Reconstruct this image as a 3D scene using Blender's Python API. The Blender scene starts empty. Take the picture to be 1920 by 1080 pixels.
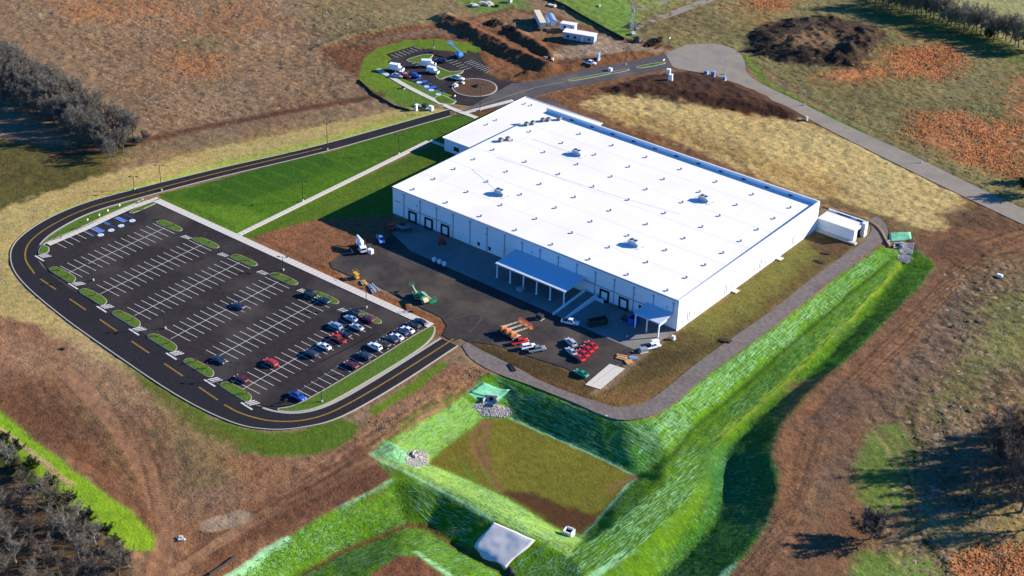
import bpy, bmesh, math, random
import numpy as np
from mathutils import Vector, Matrix
from mathutils.geometry import delaunay_2d_cdt
random.seed(7); RNG = np.random.default_rng(7)
S = bpy.context.scene; COL = S.collection
R = math.radians

# ---------------------------------------------------------------- camera (calibrated from the building and the stall grid)
FPX, YAW, PITCH, ROLL = 3014.42, 2.2227497, 0.5301363, 0.0320831
CAM = np.array([329.0425, -362.5036, 258.0360])
_f = np.array([math.cos(YAW)*math.cos(PITCH), math.sin(YAW)*math.cos(PITCH), -math.sin(PITCH)])
_r0 = np.array([math.sin(YAW), -math.cos(YAW), 0.0]); _u0 = np.cross(_r0, _f)
_r = _r0*math.cos(ROLL)+_u0*math.sin(ROLL); _u = -_r0*math.sin(ROLL)+_u0*math.cos(ROLL)
cd = bpy.data.cameras.new('camera'); cam = bpy.data.objects.new('camera', cd); COL.objects.link(cam)
cd.sensor_width = 36; cd.lens = 36*FPX/1920; cd.clip_start = 5; cd.clip_end = 6000
cam.matrix_world = Matrix(((_r[0], _u[0], -_f[0], CAM[0]), (_r[1], _u[1], -_f[1], CAM[1]), (_r[2], _u[2], -_f[2], CAM[2]), (0, 0, 0, 1)))
S.camera = cam
def ray(px, py): return _f+((px-960)/FPX)*_r-((py-540)/FPX)*_u
def at(px, py, z=0.0):
    d = ray(px, py); t = (z-CAM[2])/d[2]; return (CAM[0]+t*d[0], CAM[1]+t*d[1])

# ---------------------------------------------------------------- light
SUN_AZ, SUN_EL = R(50.5), R(22.3)
sd = bpy.data.lights.new('sun', 'SUN'); sd.energy = 5.0; sd.angle = R(0.53); sd.color = (1.0, 0.925, 0.79)
sun = bpy.data.objects.new('sun', sd); COL.objects.link(sun)
sv = Vector((math.cos(SUN_AZ)*math.cos(SUN_EL), math.sin(SUN_AZ)*math.cos(SUN_EL), math.sin(SUN_EL)))
sun.rotation_euler = sv.to_track_quat('Z', 'Y').to_euler(); sun.location = (60, 40, 300)
W = bpy.data.worlds.new('World'); S.world = W; W.use_nodes = True
wn = W.node_tree; bg = wn.nodes['Background']; sk = wn.nodes.new('ShaderNodeTexSky')
sk.sky_type = 'NISHITA'; sk.sun_disc = False; sk.sun_elevation = SUN_EL; sk.sun_rotation = math.pi/2-SUN_AZ
sk.air_density = 1.0; sk.dust_density = 0.2; sk.ozone_density = 4.0
hs = wn.nodes.new('ShaderNodeHueSaturation'); hs.inputs['Saturation'].default_value = 1.3
tint = wn.nodes.new('ShaderNodeVectorMath'); tint.operation = 'MULTIPLY'; tint.inputs[1].default_value = (0.72, 1.08, 1.50)   # the deep blue of a dry winter sky
wn.links.new(sk.outputs[0], hs.inputs['Color']); wn.links.new(hs.outputs[0], tint.inputs[0]); wn.links.new(tint.outputs[0], bg.inputs[0]); bg.inputs[1].default_value = 0.074
S.view_settings.view_transform = 'Standard'; S.view_settings.look = 'None'; S.view_settings.exposure = 0.97; S.view_settings.gamma = 1
S.cycles.max_bounces = 5; S.cycles.diffuse_bounces = 3

# ---------------------------------------------------------------- materials
def mat(name, col, rough=0.7, metal=0.0, var=0.12, scale=2.0, bump=0.0, spec=0.4, stretch=None):
    m = bpy.data.materials.new(name); m.use_nodes = True; nt = m.node_tree; b = nt.nodes['Principled BSDF']
    b.inputs['Roughness'].default_value = rough; b.inputs['Metallic'].default_value = metal
    b.inputs['Specular IOR Level'].default_value = min(spec, .06) if rough >= .8 else spec
    tc = nt.nodes.new('ShaderNodeTexCoord'); mp = nt.nodes.new('ShaderNodeMapping'); nz = nt.nodes.new('ShaderNodeTexNoise')
    nt.links.new(tc.outputs['Object'], mp.inputs['Vector']); nt.links.new(mp.outputs[0], nz.inputs['Vector'])
    if stretch: mp.inputs['Scale'].default_value = stretch
    nz.inputs['Scale'].default_value = scale; nz.inputs['Detail'].default_value = 5
    mr = nt.nodes.new('ShaderNodeMapRange'); mr.inputs['From Min'].default_value = 0.25; mr.inputs['From Max'].default_value = 0.75
    mr.inputs['To Min'].default_value = 1-var; mr.inputs['To Max'].default_value = 1+var
    nt.links.new(nz.outputs['Fac'], mr.inputs['Value'])
    mx = nt.nodes.new('ShaderNodeVectorMath'); mx.operation = 'SCALE'; mx.inputs[0].default_value = col
    nt.links.new(mr.outputs[0], mx.inputs['Scale']); nt.links.new(mx.outputs[0], b.inputs['Base Color'])
    if bump:
        bp = nt.nodes.new('ShaderNodeBump'); bp.inputs['Strength'].default_value = bump; bp.inputs['Distance'].default_value = 0.2
        nt.links.new(nz.outputs['Fac'], bp.inputs['Height']); nt.links.new(bp.outputs[0], b.inputs['Normal'])
    return m
def add_stains(m, col, scale, lo, hi, amt=0.7, stretch=None):
    """a second, larger noise that mixes a stain colour into the base colour (real marks on the surface)"""
    nt = m.node_tree; b = nt.nodes['Principled BSDF']; src = b.inputs['Base Color'].links[0].from_socket
    tc = nt.nodes.new('ShaderNodeTexCoord'); mp = nt.nodes.new('ShaderNodeMapping'); nz = nt.nodes.new('ShaderNodeTexNoise')
    nz.inputs['Scale'].default_value = scale; nz.inputs['Detail'].default_value = 6
    if stretch: mp.inputs['Scale'].default_value = stretch
    nt.links.new(tc.outputs['Object'], mp.inputs[0]); nt.links.new(mp.outputs[0], nz.inputs['Vector'])
    mr = nt.nodes.new('ShaderNodeMapRange'); mr.inputs['From Min'].default_value = lo; mr.inputs['From Max'].default_value = hi
    mr.inputs['To Max'].default_value = amt; nt.links.new(nz.outputs['Fac'], mr.inputs['Value'])
    mx = nt.nodes.new('ShaderNodeMix'); mx.data_type = 'RGBA'; mx.inputs['B'].default_value = (*col, 1)
    nt.links.new(src, mx.inputs['A']); nt.links.new(mr.outputs[0], mx.inputs['Factor']); nt.links.new(mx.outputs['Result'], b.inputs['Base Color'])
M = {}
def mk(name, *a, **k): M[name] = mat(name, *a, **k); return M[name]
mk('asphalt_lot', (0.033, 0.0275, 0.0275), 0.95, var=0.25, scale=0.6, spec=0.05); add_stains(M['asphalt_lot'], (0.075, 0.064, 0.055), 0.05, 0.48, 0.70, 0.8)
mk('asphalt_road', (0.024, 0.022, 0.026), 0.95, var=0.2, scale=0.8, spec=0.05); add_stains(M['asphalt_road'], (0.034, 0.033, 0.034), 0.08, 0.5, 0.75, 0.6)
mk('asphalt_yard', (0.048, 0.041, 0.038), 0.95, var=0.22, scale=0.5, spec=0.05); add_stains(M['asphalt_yard'], (0.13, 0.105, 0.075), 0.06, 0.47, 0.68, 0.6, (1, 1, 1))
mk('old_road', (0.27, 0.23, 0.18), 0.9, var=0.12, scale=0.4); add_stains(M['old_road'], (0.17, 0.15, 0.13), 0.1, 0.5, 0.7, 0.6)
mk('grey_asphalt', (0.085, 0.078, 0.078), 0.9, var=0.15, scale=0.4); add_stains(M['grey_asphalt'], (0.17, 0.14, 0.11), 0.06, 0.5, 0.7, 0.6)
mk('concrete', (0.58, 0.53, 0.44), 0.85, var=0.07, scale=1.2)
mk('concrete_apron', (0.225, 0.205, 0.18), 0.85, var=0.10, scale=0.25); add_stains(M['concrete_apron'], (0.14, 0.13, 0.12), 0.12, 0.5, 0.7, 0.5, (1, 0.3, 1))
mk('kerb', (0.40, 0.365, 0.30), 0.85, var=0.08)
mk('line_white', (0.58, 0.545, 0.49), 0.8, var=0.3, scale=1.5)
mk('line_yellow', (0.42, 0.235, 0.035), 0.8, var=0.25, scale=1.5)
mk('line_blue', (0.03, 0.13, 0.45), 0.8, var=0.15)
mk('white_paint', (0.78, 0.78, 0.78), 0.6, var=0.04)
mk('wall_white', (0.80, 0.81, 0.82), 0.6, var=0.03, scale=0.3)
mk('roof_white', (0.83, 0.77, 0.69), 0.6, var=0.02, scale=0.08); add_stains(M['roof_white'], (0.75, 0.69, 0.60), 0.05, 0.5, 0.7, 0.6)
mk('unit_grey', (0.46, 0.50, 0.56), 0.5, 0.0, var=0.08)
mk('steel_blue', (0.55, 0.60, 0.66), 0.5, 0.0, var=0.06, scale=0.6, stretch=(6, 0.3, 1))
mk('galv', (0.42, 0.44, 0.46), 0.45, 0.4, var=0.1)
mk('dark_steel', (0.05, 0.045, 0.042), 0.5, 0.3, var=0.1)
mk('black', (0.012, 0.012, 0.013), 0.7, var=0.2)
mk('rubber', (0.018, 0.018, 0.018), 0.9, var=0.2)
mk('glass', (0.015, 0.02, 0.028), 0.08, var=0.05, spec=0.8)
mk('red_light', (0.5, 0.03, 0.02), 0.3); mk('lamp_glass', (0.7, 0.7, 0.66), 0.3)
mk('grass_island', (0.080, 0.140, 0.018), 0.95, var=0.35, scale=1.5, bump=0.6)
mk('soil', (0.105, 0.060, 0.036), 0.95, var=0.3, scale=0.8, bump=0.6)
mk('gravel', (0.42, 0.385, 0.36), 0.95, var=0.3, scale=2.5, bump=0.8)
mk('pipe_concrete', (0.52, 0.48, 0.43), 0.85, var=0.12)
mk('bark', (0.125, 0.105, 0.085), 0.95, var=0.25, scale=3)
mk('bark_pale', (0.30, 0.27, 0.235), 0.95, var=0.25, scale=3)
mk('twig_grey', (0.195, 0.178, 0.140), 0.95, var=0.35, scale=0.5)
mk('twig_brown', (0.150, 0.120, 0.092), 0.95, var=0.35, scale=0.5)
mk('leaf_dark', (0.030, 0.042, 0.016), 0.9, var=0.5, scale=0.7)
mk('leaf_rust', (0.20, 0.075, 0.04), 0.9, var=0.4, scale=2)
mk('brush', (0.055, 0.040, 0.031), 0.95, var=0.4, scale=1.0)
mk('straw_log', (0.50, 0.30, 0.14), 0.95, var=0.3, scale=2)
mk('teal_mat', (0.17, 0.46, 0.27), 0.8, var=0.3, scale=1.2)
mk('wood', (0.55, 0.30, 0.13), 0.8, var=0.25, scale=2)
for n, c in dict(black=(.010, .010, .012), navy=(.012, .025, .075), dark_blue_grey=(.03, .045, .07), silver=(.42, .45, .50), light_blue=(.22, .33, .48),
                 white=(.80, .80, .80), red=(.60, .022, .012), dark_red=(.17, .012, .018), green=(.02, .30, .12), teal=(.05, .25, .2), orange=(.70, .20, .05), maroon=(.09, .01, .02),
                 brown=(.06, .045, .035), royal_blue=(.02, .10, .50), sky_blue=(.12, .33, .70), cream=(.75, .62, .38), yellow=(.65, .38, .04), dumpster_green=(.015, .035, .02), grey=(.22, .23, .24)).items():
    mk('paint_'+n, c, 0.28 if n not in ('orange', 'yellow', 'dumpster_green', 'cream') else 0.5, var=0.05, spec=0.55)

# ---------------------------------------------------------------- objects
def tag(o, label=None, cat=None, group=None, kind=None):
    if label: o['label'] = label
    if cat: o['category'] = cat
    if group: o['group'] = group
    if kind: o['kind'] = kind
    return o
class MB:
    """collects primitive shapes and links them as one mesh object"""
    def __init__(s): s.v = []; s.f = []; s.mi = []; s.cur = 0
    def add(s, vs, fs):
        b = len(s.v); s.v += [tuple(map(float, p)) for p in vs]; s.f += [tuple(b+i for i in f) for f in fs]; s.mi += [s.cur]*len(fs); return s
    def box(s, c, d, rz=0.0, taper=1.0, rx=0.0):
        x, y, z = d[0]/2, d[1]/2, d[2]/2; m = Matrix.Rotation(rz, 3, 'Z') @ Matrix.Rotation(rx, 3, 'X')
        ps = [(-x, -y, -z), (x, -y, -z), (x, y, -z), (-x, y, -z), (-x*taper, -y*taper, z), (x*taper, -y*taper, z), (x*taper, y*taper, z), (-x*taper, y*taper, z)]
        return s.add([Vector(c)+m @ Vector(p) for p in ps], [(3, 2, 1, 0), (4, 5, 6, 7), (0, 1, 5, 4), (1, 2, 6, 5), (2, 3, 7, 6), (3, 0, 4, 7)])
    def tube(s, a, b, r0, r1=None, n=8, caps=True):
        a, b = Vector(a), Vector(b); r1 = r0 if r1 is None else r1
        w = (b-a); w = w.normalized() if w.length > 1e-6 else Vector((0, 0, 1))
        p = w.orthogonal().normalized(); q = w.cross(p)
        vs = [c+(p*math.cos(2*math.pi*i/n)+q*math.sin(2*math.pi*i/n))*r for c, r in ((a, r0), (b, r1)) for i in range(n)]
        fs = [(i, (i+1) % n, n+(i+1) % n, n+i) for i in range(n)]
        if caps: fs += [tuple(range(n-1, -1, -1)), tuple(range(n, 2*n))]
        return s.add(vs, fs)
    def prism(s, poly, z0, z1):
        n = len(poly); ar = sum(poly[i][0]*poly[(i+1) % n][1]-poly[(i+1) % n][0]*poly[i][1] for i in range(n))
        if ar < 0: poly = poly[::-1]
        z0f = z0 if callable(z0) else (lambda x, y: z0); z1f = z1 if callable(z1) else (lambda x, y: z1)
        vs = [(x, y, z0f(x, y)) for x, y in poly]+[(x, y, z1f(x, y)) for x, y in poly]
        return s.add(vs, [tuple(range(n-1, -1, -1)), tuple(range(n, 2*n))]+[(i, (i+1) % n, n+(i+1) % n, n+i) for i in range(n)])
    def sheet(s, poly, z):
        n = len(poly); ar = sum(poly[i][0]*poly[(i+1) % n][1]-poly[(i+1) % n][0]*poly[i][1] for i in range(n))
        if ar < 0: poly = poly[::-1]
        return s.add([(x, y, z) for x, y in poly], [tuple(range(n))])
    def build(s, name, m, parent=None, smooth=False, bevel=0):
        me = bpy.data.meshes.new(name); me.from_pydata(s.v, [], s.f); ms = m if isinstance(m, list) else [m]
        for k in ms: me.materials.append(M[k] if isinstance(k, str) else k)
        if len(ms) > 1: me.polygons.foreach_set('material_index', s.mi)
        if smooth: me.polygons.foreach_set('use_smooth', [True]*len(me.polygons))
        me.validate(); me.update()
        o = bpy.data.objects.new(name, me); COL.objects.link(o)
        if parent: o.parent = parent
        if bevel: md = o.modifiers.new('bevel', 'BEVEL'); md.width = bevel; md.segments = 2; md.limit_method = 'ANGLE'
        return o
def empty(name, loc=(0, 0, 0), rz=0.0, label=None, cat=None, group=None):
    o = bpy.data.objects.new(name, None); COL.objects.link(o); o.location = loc; o.rotation_euler = (0, 0, rz); o.empty_display_size = 0.5
    return tag(o, label, cat, group)
def kids(o): return [c for c in COL.objects if c.parent == o]
def dup(src, loc, rz=None, label=None, group=None, scale=None):
    def rec(o, par):
        c = o.copy(); COL.objects.link(c)
        if par: c.parent = par
        for ch in CH.get(o.name, ()) : rec(ch, c)
        return c
    CH = {}
    def scan(o):
        CH[o.name] = list(o.children)
        for c in o.children: scan(c)
    scan(src); r = rec(src, None); r.location = loc
    if rz is not None: r.rotation_euler = (0, 0, rz)
    if scale: r.scale = (scale,)*3 if not hasattr(scale, '__len__') else scale
    if label: r['label'] = label
    if group: r['group'] = group
    return r
def struct(o): o['kind'] = 'structure'; return o
def smooth_line(pts, n=6, closed=False):
    P = [np.array(p, float) for p in pts]; out = []; N = len(P)
    for i in range(N if closed else N-1):
        p0 = P[(i-1) % N] if closed or i > 0 else 2*P[0]-P[1]; p1 = P[i]; p2 = P[(i+1) % N]; p3 = P[(i+2) % N] if closed or i+2 < N else 2*P[-1]-P[-2]
        for k in range(n):
            t = k/n; out.append(tuple(0.5*((2*p1)+(-p0+p2)*t+(2*p0-5*p1+4*p2-p3)*t*t+(-p0+3*p1-3*p2+p3)*t**3)))
    if not closed: out.append(tuple(P[-1]))
    return out
def offset(pts, d):
    P = [np.array(p[:2], float) for p in pts]; out = []
    for i in range(len(P)):
        a = P[max(i-1, 0)]; b = P[min(i+1, len(P)-1)]; t = (b-a)/max(np.linalg.norm(b-a), 1e-6); out.append((P[i][0]-t[1]*d, P[i][1]+t[0]*d))
    return out
def strip(mb, pts, w, z, h=None, lift=None):
    """a band of width w along pts at height z (h: with real side faces of that height)"""
    L, Q = offset(pts, w/2), offset(pts, -w/2); n = len(pts)
    zf = (lambda x, y: z+lift(x, y)) if lift else (lambda x, y: z)
    vs = [(x, y, zf(x, y)) for x, y in L]+[(x, y, zf(x, y)) for x, y in Q]; fs = [(i, n+i, n+i+1, i+1) for i in range(n-1)]
    if h:
        vs += [(x, y, zf(x, y)-h) for x, y in L]+[(x, y, zf(x, y)-h) for x, y in Q]
        fs += [(i, i+1, 2*n+i+1, 2*n+i) for i in range(n-1)]+[(n+i+1, n+i, 3*n+i, 3*n+i+1) for i in range(n-1)]
        fs += [(0, 2*n, 3*n, n), (n-1, 2*n-1, 4*n-1, 3*n-1)]
    return mb.add(vs, fs)
# ================================================================ terrain
X0, X1, Y0, Y1, DX = -335.0, 305.0, -265.0, 405.0, 0.7
gx = np.arange(X0, X1+.01, DX); gy = np.arange(Y0, Y1+.01, DX); NX, NY = len(gx), len(gy)
GX, GY = np.meshgrid(gx, gy, indexing='ij'); GX = GX.astype(np.float32); GY = GY.astype(np.float32)
def vnoise(x, y, seed):
    T = np.random.default_rng(seed).random((256, 256)).astype(np.float32)
    xi = np.floor(x).astype(np.int32); yi = np.floor(y).astype(np.int32); fx = x-xi; fy = y-yi
    fx = fx*fx*(3-2*fx); fy = fy*fy*(3-2*fy); a, b, c, d = xi & 255, (xi+1) & 255, yi & 255, (yi+1) & 255
    return (T[a, c]*(1-fx)+T[b, c]*fx)*(1-fy)+(T[a, d]*(1-fx)+T[b, d]*fx)*fy
def fbm(scale, octv=4, seed=1, sx=1.0, sy=1.0, ang=0.0):
    ca, sa = math.cos(ang), math.sin(ang); x = (GX*ca+GY*sa)*scale*sx+1000; y = (-GX*sa+GY*ca)*scale*sy+1000
    o = 0; a = 1.0; t = 0
    for k in range(octv): o = o+a*vnoise(x, y, seed+k); t += a; a *= .55; x = x*2.03+17; y = y*2.03+31
    return o/t
# ---- break lines of the graded slopes: pixels with the height they lie at
BR = [
 # outer edge of the gravel road
 [(800, 700, 0), (862, 690, 0), (905, 700, 0), (930, 703, 0), (1000, 726, 0), (1080, 758, 0), (1130, 780, 0), (1170, 789, 0), (1215, 782, 0), (1260, 760, 0), (1330, 702, 0), (1450, 614, 0), (1560, 527, 0), (1650, 464, 0), (1700, 440, 0)],
 # rim left of the basin
 [(862, 690, 0), (878, 735, -.3), (800, 770, -.3), (745, 815, -.3), (700, 848, -.3)],
 # basin floor
 [(905, 784, -4.6), (962, 785, -5.4), (1080, 838, -6.0), (1195, 893, -6.2), (1170, 915, -6.0), (1095, 1003, -5.4), (1060, 1000, -5.2), (935, 925, -4.8), (803, 868, -4.4), (820, 848, -4.4), (905, 784, -4.6)],
 # crest of the south-west berm, outer edge, and on round the south-east berm
 [(700, 848, -.3), (760, 882, -.3), (830, 920, -.4), (925, 974, -.4), (1005, 1016, -.4), (1070, 1047, -1.6), (1130, 1035, -2.2), (1190, 985, -2.4), (1243, 930, -2.7), (1290, 870, -3.4)],
 [(735, 862, -.3), (830, 905, -.4), (930, 960, -.4), (1020, 1003, -.4), (1095, 1022, -1.4), (1150, 985, -2.0), (1243, 905, -2.5), (1275, 855, -3.5)],
 # ditch line under the matted bank and the bench beside it
 [(1668, 487, -1.6), (1502, 622, -3.2), (1384, 727, -4.0), (1294, 802, -4.2), (1258, 850, -3.8), (1243, 885, -2.8)],
 [(1676, 490, -1.2), (1513, 630, -2.8), (1396, 735, -3.6), (1306, 810, -3.8), (1275, 855, -3.5)],
 # bottom of the swale
 [(1697, 504, -2.1), (1615, 604, -3.7), (1503, 718, -4.4), (1412, 796, -5.0), (1362, 850, -5.5), (1366, 908, -6.0), (1342, 980, -6.5), (1282, 1048, -7.3), (1215, 1112, -7.4)],
 [(1437, 798, -2.5), (1404, 855, -2.8), (1413, 914, -3.0), (1391, 980, -3.5), (1341, 1040, -3.6), (1272, 1111, -3.7)],
 # shoulder of the bench above it
 [(1688, 494, -1.8), (1602, 590, -3.1), (1490, 702, -3.7), (1400, 776, -4.1), (1340, 836, -4.3), (1326, 878, -4.1), (1300, 922, -3.7), (1242, 985, -3.3), (1172, 1050, -3.2), (1110, 1100, -3.2)],
 # top of its far bank
 [(1752, 500, 0), (1700, 562, 0), (1600, 662, 0), (1520, 733, 0), (1462, 800, 0), (1447, 860, 0), (1460, 920, 0), (1440, 980, 0), (1400, 1032, 0), (1330, 1110, 0)],
 # outlet channel along the bottom of the picture
 [(480, 1110, -5.6), (640, 1036, -5.6), (763, 986, -5.2), (800, 990, -5.4), (857, 1025, -5.0), (950, 1077, -4.2), (1010, 1110, -5.5)],
 # bed of the spillway
 [(924, 980, -.5), (886, 1031, -3.3), (946, 1068, -3.6), (1003, 1017, -.5)],
 [(400, 1110, 0), (430, 1083, -.2), (500, 1035, -.2), (570, 990, -.2), (640, 950, -.2), (735, 900, -.2), (700, 848, -.3)],
 [(640, 1110, -.8), (700, 1070, -.8), (750, 1040, -.8), (785, 1042, -.8), (845, 1085, -.8), (880, 1120, -.8)],
 [(1700, 440, 0), (1752, 500, 0)], [(800, 700, 0), (690, 800, 0), (640, 900, 0)]]
vs, es = [], []; key = {}
def addv(x, y, z):
    k = (round(x, 2), round(y, 2))
    if k not in key: key[k] = len(vs); vs.append((x, y, z))
    return key[k]
for L in BR:
    ids = [addv(*at(px, py, z), z) for px, py, z in L]; es += [(a, b) for a, b in zip(ids[:-1], ids[1:]) if a != b]
for x in (X0-5, X1+5):
    for y in (Y0-5, Y1+5): addv(x, y, 0)
addv(*at(300, 900), 0); addv(*at(1700, 900), 0)
for p in ((250, 1150), (1600, 1150)): addv(*at(*p), 0)
r = delaunay_2d_cdt([Vector(v[:2]) for v in vs], es, [], 0, 0.01); zz = []
for orig in r[3]: zz.append(vs[orig[0]][2] if orig else None)
for i, z in enumerate(zz):
    if z is None: p = r[0][i]; zz[i] = min(vs, key=lambda v: (v[0]-p.x)**2+(v[1]-p.y)**2)[2]
H = np.zeros((NX, NY), np.float32)
for tri in r[2]:
    P = [r[0][i] for i in tri]; Z = [zz[i] for i in tri]
    if max(map(abs, Z)) < 1e-6: continue
    i0 = max(int((min(p.x for p in P)-X0)/DX), 0); i1 = min(int((max(p.x for p in P)-X0)/DX)+2, NX)
    j0 = max(int((min(p.y for p in P)-Y0)/DX), 0); j1 = min(int((max(p.y for p in P)-Y0)/DX)+2, NY)
    if i1 <= i0 or j1 <= j0: continue
    x, y = GX[i0:i1, j0:j1], GY[i0:i1, j0:j1]; (ax, ay), (bx, by), (cx, cy) = [tuple(p) for p in P]
    den = (by-cy)*(ax-cx)+(cx-bx)*(ay-cy)
    if abs(den) < 1e-9: continue
    l1 = ((by-cy)*(x-cx)+(cx-bx)*(y-cy))/den; l2 = ((cy-ay)*(x-cx)+(ax-cx)*(y-cy))/den; l3 = 1-l1-l2
    ok = (l1 > -1e-4) & (l2 > -1e-4) & (l3 > -1e-4); sub = H[i0:i1, j0:j1]; sub[ok] = (l1*Z[0]+l2*Z[1]+l3*Z[2])[ok]
def blur(A, n):
    for _ in range(n):
        A = (np.roll(A, 1, 0)+2*A+np.roll(A, -1, 0))/4; A = (np.roll(A, 1, 1)+2*A+np.roll(A, -1, 1))/4
    return A
H = blur(H, 2)
def hz(x, y):
    i = min(max((x-X0)/DX, 0), NX-1.001); j = min(max((y-Y0)/DX, 0), NY-1.001); a, b = int(i), int(j); u, v = i-a, j-b
    return float((H[a, b]*(1-u)+H[a+1, b]*u)*(1-v)+(H[a, b+1]*(1-u)+H[a+1, b+1]*u)*v)
def G(px, py):
    """the point of the ground seen there"""
    z = 0.0
    for _ in range(25):
        x, y = at(px, py, z); z = 0.5*z+0.5*hz(x, y)
    return (x, y)
def GL(*ps): return [G(*p) for p in ps]
# ---- signed distances on the grid
def _win(poly, m):
    xs = [p[0] for p in poly]; ys = [p[1] for p in poly]
    return (max(int((min(xs)-m-X0)/DX), 0), min(int((max(xs)+m-X0)/DX)+2, NX), max(int((min(ys)-m-Y0)/DX), 0), min(int((max(ys)+m-Y0)/DX)+2, NY))
WX = (fbm(.12, 4, 11)-.5)*2; WY = (fbm(.12, 4, 23)-.5)*2
def dist(poly, m, warp=0.0, closed=True):
    i0, i1, j0, j1 = _win(poly, m)
    if i1 <= i0 or j1 <= j0: return None
    sl = (slice(i0, i1), slice(j0, j1)); x = GX[sl]+WX[sl]*warp; y = GY[sl]+WY[sl]*warp
    d = np.full(x.shape, 1e9, np.float32); ins = np.zeros(x.shape, bool); n = len(poly)
    for k in range(n if closed else n-1):
        ax, ay = poly[k][:2]; bx, by = poly[(k+1) % n][:2]; ex, ey = bx-ax, by-ay; L = ex*ex+ey*ey+1e-9
        t = np.clip(((x-ax)*ex+(y-ay)*ey)/L, 0, 1); d = np.minimum(d, (x-ax-t*ex)**2+(y-ay-t*ey)**2)
        if closed and ay != by: c = ((ay > y) != (by > y)) & (x < (bx-ax)*(y-ay)/(by-ay)+ax); ins ^= c
    d = np.sqrt(d); return sl, (np.where(ins, -d, d) if closed else d)
# ---- piles and ridges
def ridge(px, h, w, warp=1.5, rough=.5):
    q = dist([at(*p) for p in px], w+6, warp, False); sl, d = q; n = fbm(.35, 3, 77)[sl]
    H[sl] = np.maximum(H[sl], H[sl]+h*np.clip(1-d/w, 0, 1)*(1-rough*.5+rough*n))
def mound(px, h, w, warp=2.5, rough=.8):
    q = dist([at(*p) for p in px], 6, warp); sl, d = q; n = fbm(.22, 4, 99)[sl]
    H[sl] += h*np.clip(-d/w, 0, 1)*(1-rough*.5+rough*n)
ridge([(836, 38), (880, 60), (930, 85), (985, 112), (1020, 128)], 3.4, 7.0)
ridge([(965, 62), (1010, 90), (1035, 108)], 2.4, 5.0)
mound([(1060, 118), (1110, 106), (1240, 88), (1255, 96), (1130, 122), (1010, 148), (960, 148), (980, 135)], 1.6, 4)
mound([(1120, 165), (1230, 140), (1290, 135), (1370, 150), (1440, 180), (1500, 215), (1500, 226), (1380, 208), (1250, 188), (1150, 180)], 2.2, 7, 2, .5)
mound([(1400, 62), (1470, 38), (1560, 30), (1650, 52), (1655, 90), (1600, 125), (1540, 122), (1470, 115), (1410, 95)], 2.6, 9, 4, 1.4)
mound([(1550, 122), (1610, 126), (1660, 85), (1640, 60), (1570, 85)], 2.0, 5, 3, 1.4)
ridge([(600, 90), (650, 70), (740, 50), (830, 38)], 1.3, 6)
# ================================================================ ground cover, painted as albedo on the grid
def lin(c): c = c/255.0; return c/12.92 if c <= .04045 else ((c+.055)/1.055)**2.4
KILL = 1.32
def A(r, g, b): return np.array([lin(r), lin(g), lin(b)], np.float32)/KILL
CG = np.zeros((NX, NY, 3), np.float32); TG = np.zeros((NX, NY, 4), np.float32)   # albedo; grain, hay, mat, scrub
CG[:] = A(134, 110, 90); TG[:] = (0.6, 0.25, 0, .22); ROUGH = np.full((NX, NY), .5, np.float32)
BN = fbm(.5, 4, 5); BN2 = fbm(.05, 5, 41)
def lay(px, col, soft=1.0, warp=1.0, op=1.0, tex=None, rough=None, pts=None, ragged=0.0, line=None):
    poly = pts if pts is not None else [G(*p) for p in px]
    q = dist(poly, soft+abs(warp)+(line or 0)+3, warp, line is None)
    if q is None: return
    sl, d = q
    if line: d = d-line/2
    if ragged: d = d+(BN[sl]-.5)*ragged*4
    a = np.clip(.5-d/max(soft, .05), 0, 1)*op
    CG[sl] = CG[sl]*(1-a[..., None])+A(*col)*a[..., None]
    if tex is not None: TG[sl] = TG[sl]*(1-a[..., None])+np.array(tex, np.float32)*a[..., None]
    if rough is not None: ROUGH[sl] = ROUGH[sl]*(1-a)+rough*a
FIELD = (1.0, .45, 0, .15); DIRT = (.75, 0, 0, 0); GRASS = (.55, 0, 0, 0); MATT = (.65, 0, .75, 0)
# far fields
lay([(-400, -60), (700, -60), (720, 150), (640, 185), (280, 260), (260, 200), (0, 30), (-400, -20)], (136, 110, 88), 6, 2, 1, FIELD, .7)
lay([(560, -20), (860, -20), (840, 40), (640, 80), (600, 60)], (128, 116, 82), 16, 8, .8)
lay([(330, 60), (430, 65), (440, 100), (350, 105)], (118, 112, 78), 14, 8, .5)
for p in ([(90, 0), (330, 0), (300, 30), (150, 40)], [(300, 20), (520, 40), (470, 75), (340, 60)], [(290, 95), (420, 100), (440, 140), (310, 140)], [(560, 0), (640, 0), (600, 20)]):
    lay(p, (148, 108, 78), 14, 8, .6, (.8, .3, 0, .52), .7)
lay([(1180, -60), (2300, -60), (2300, 420), (1920, 405), (1700, 290), (1400, 120), (1250, 95), (1190, 60)], (122, 113, 76), 6, 3, 1, (.8, .4, 0, .12), .7)
lay([(1760, -60), (2300, -60), (2300, 150), (1925, 95), (1760, 20)], (150, 148, 104), 5, 2, 1, (.6, .5, 0, 0), .4)
lay([(1640, -20), (1770, 20), (1925, 95), (1925, 125), (1700, 60), (1600, 20)], (92, 100, 48), 6, 3, .8, GRASS)
for p in ([(1680, 92), (1780, 82), (1812, 120), (1770, 150), (1690, 140), (1600, 162), (1540, 150), (1560, 132), (1650, 112)],
          [(1700, 215), (1790, 212), (1925, 240), (1925, 345), (1800, 305), (1700, 262)], [(1890, 140), (1960, 140), (1960, 250), (1900, 230)],
          [(1365, -10), (1490, -10), (1470, 16), (1390, 20)], [(1500, 60), (1440, 50), (1400, 40), (1420, 36)], [(1720, 60), (1740, 70), (1710, 66)]):
    lay(p, (142, 104, 66), 12, 7, 1, (.9, .4, 0, .62), .8, ragged=3)
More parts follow.
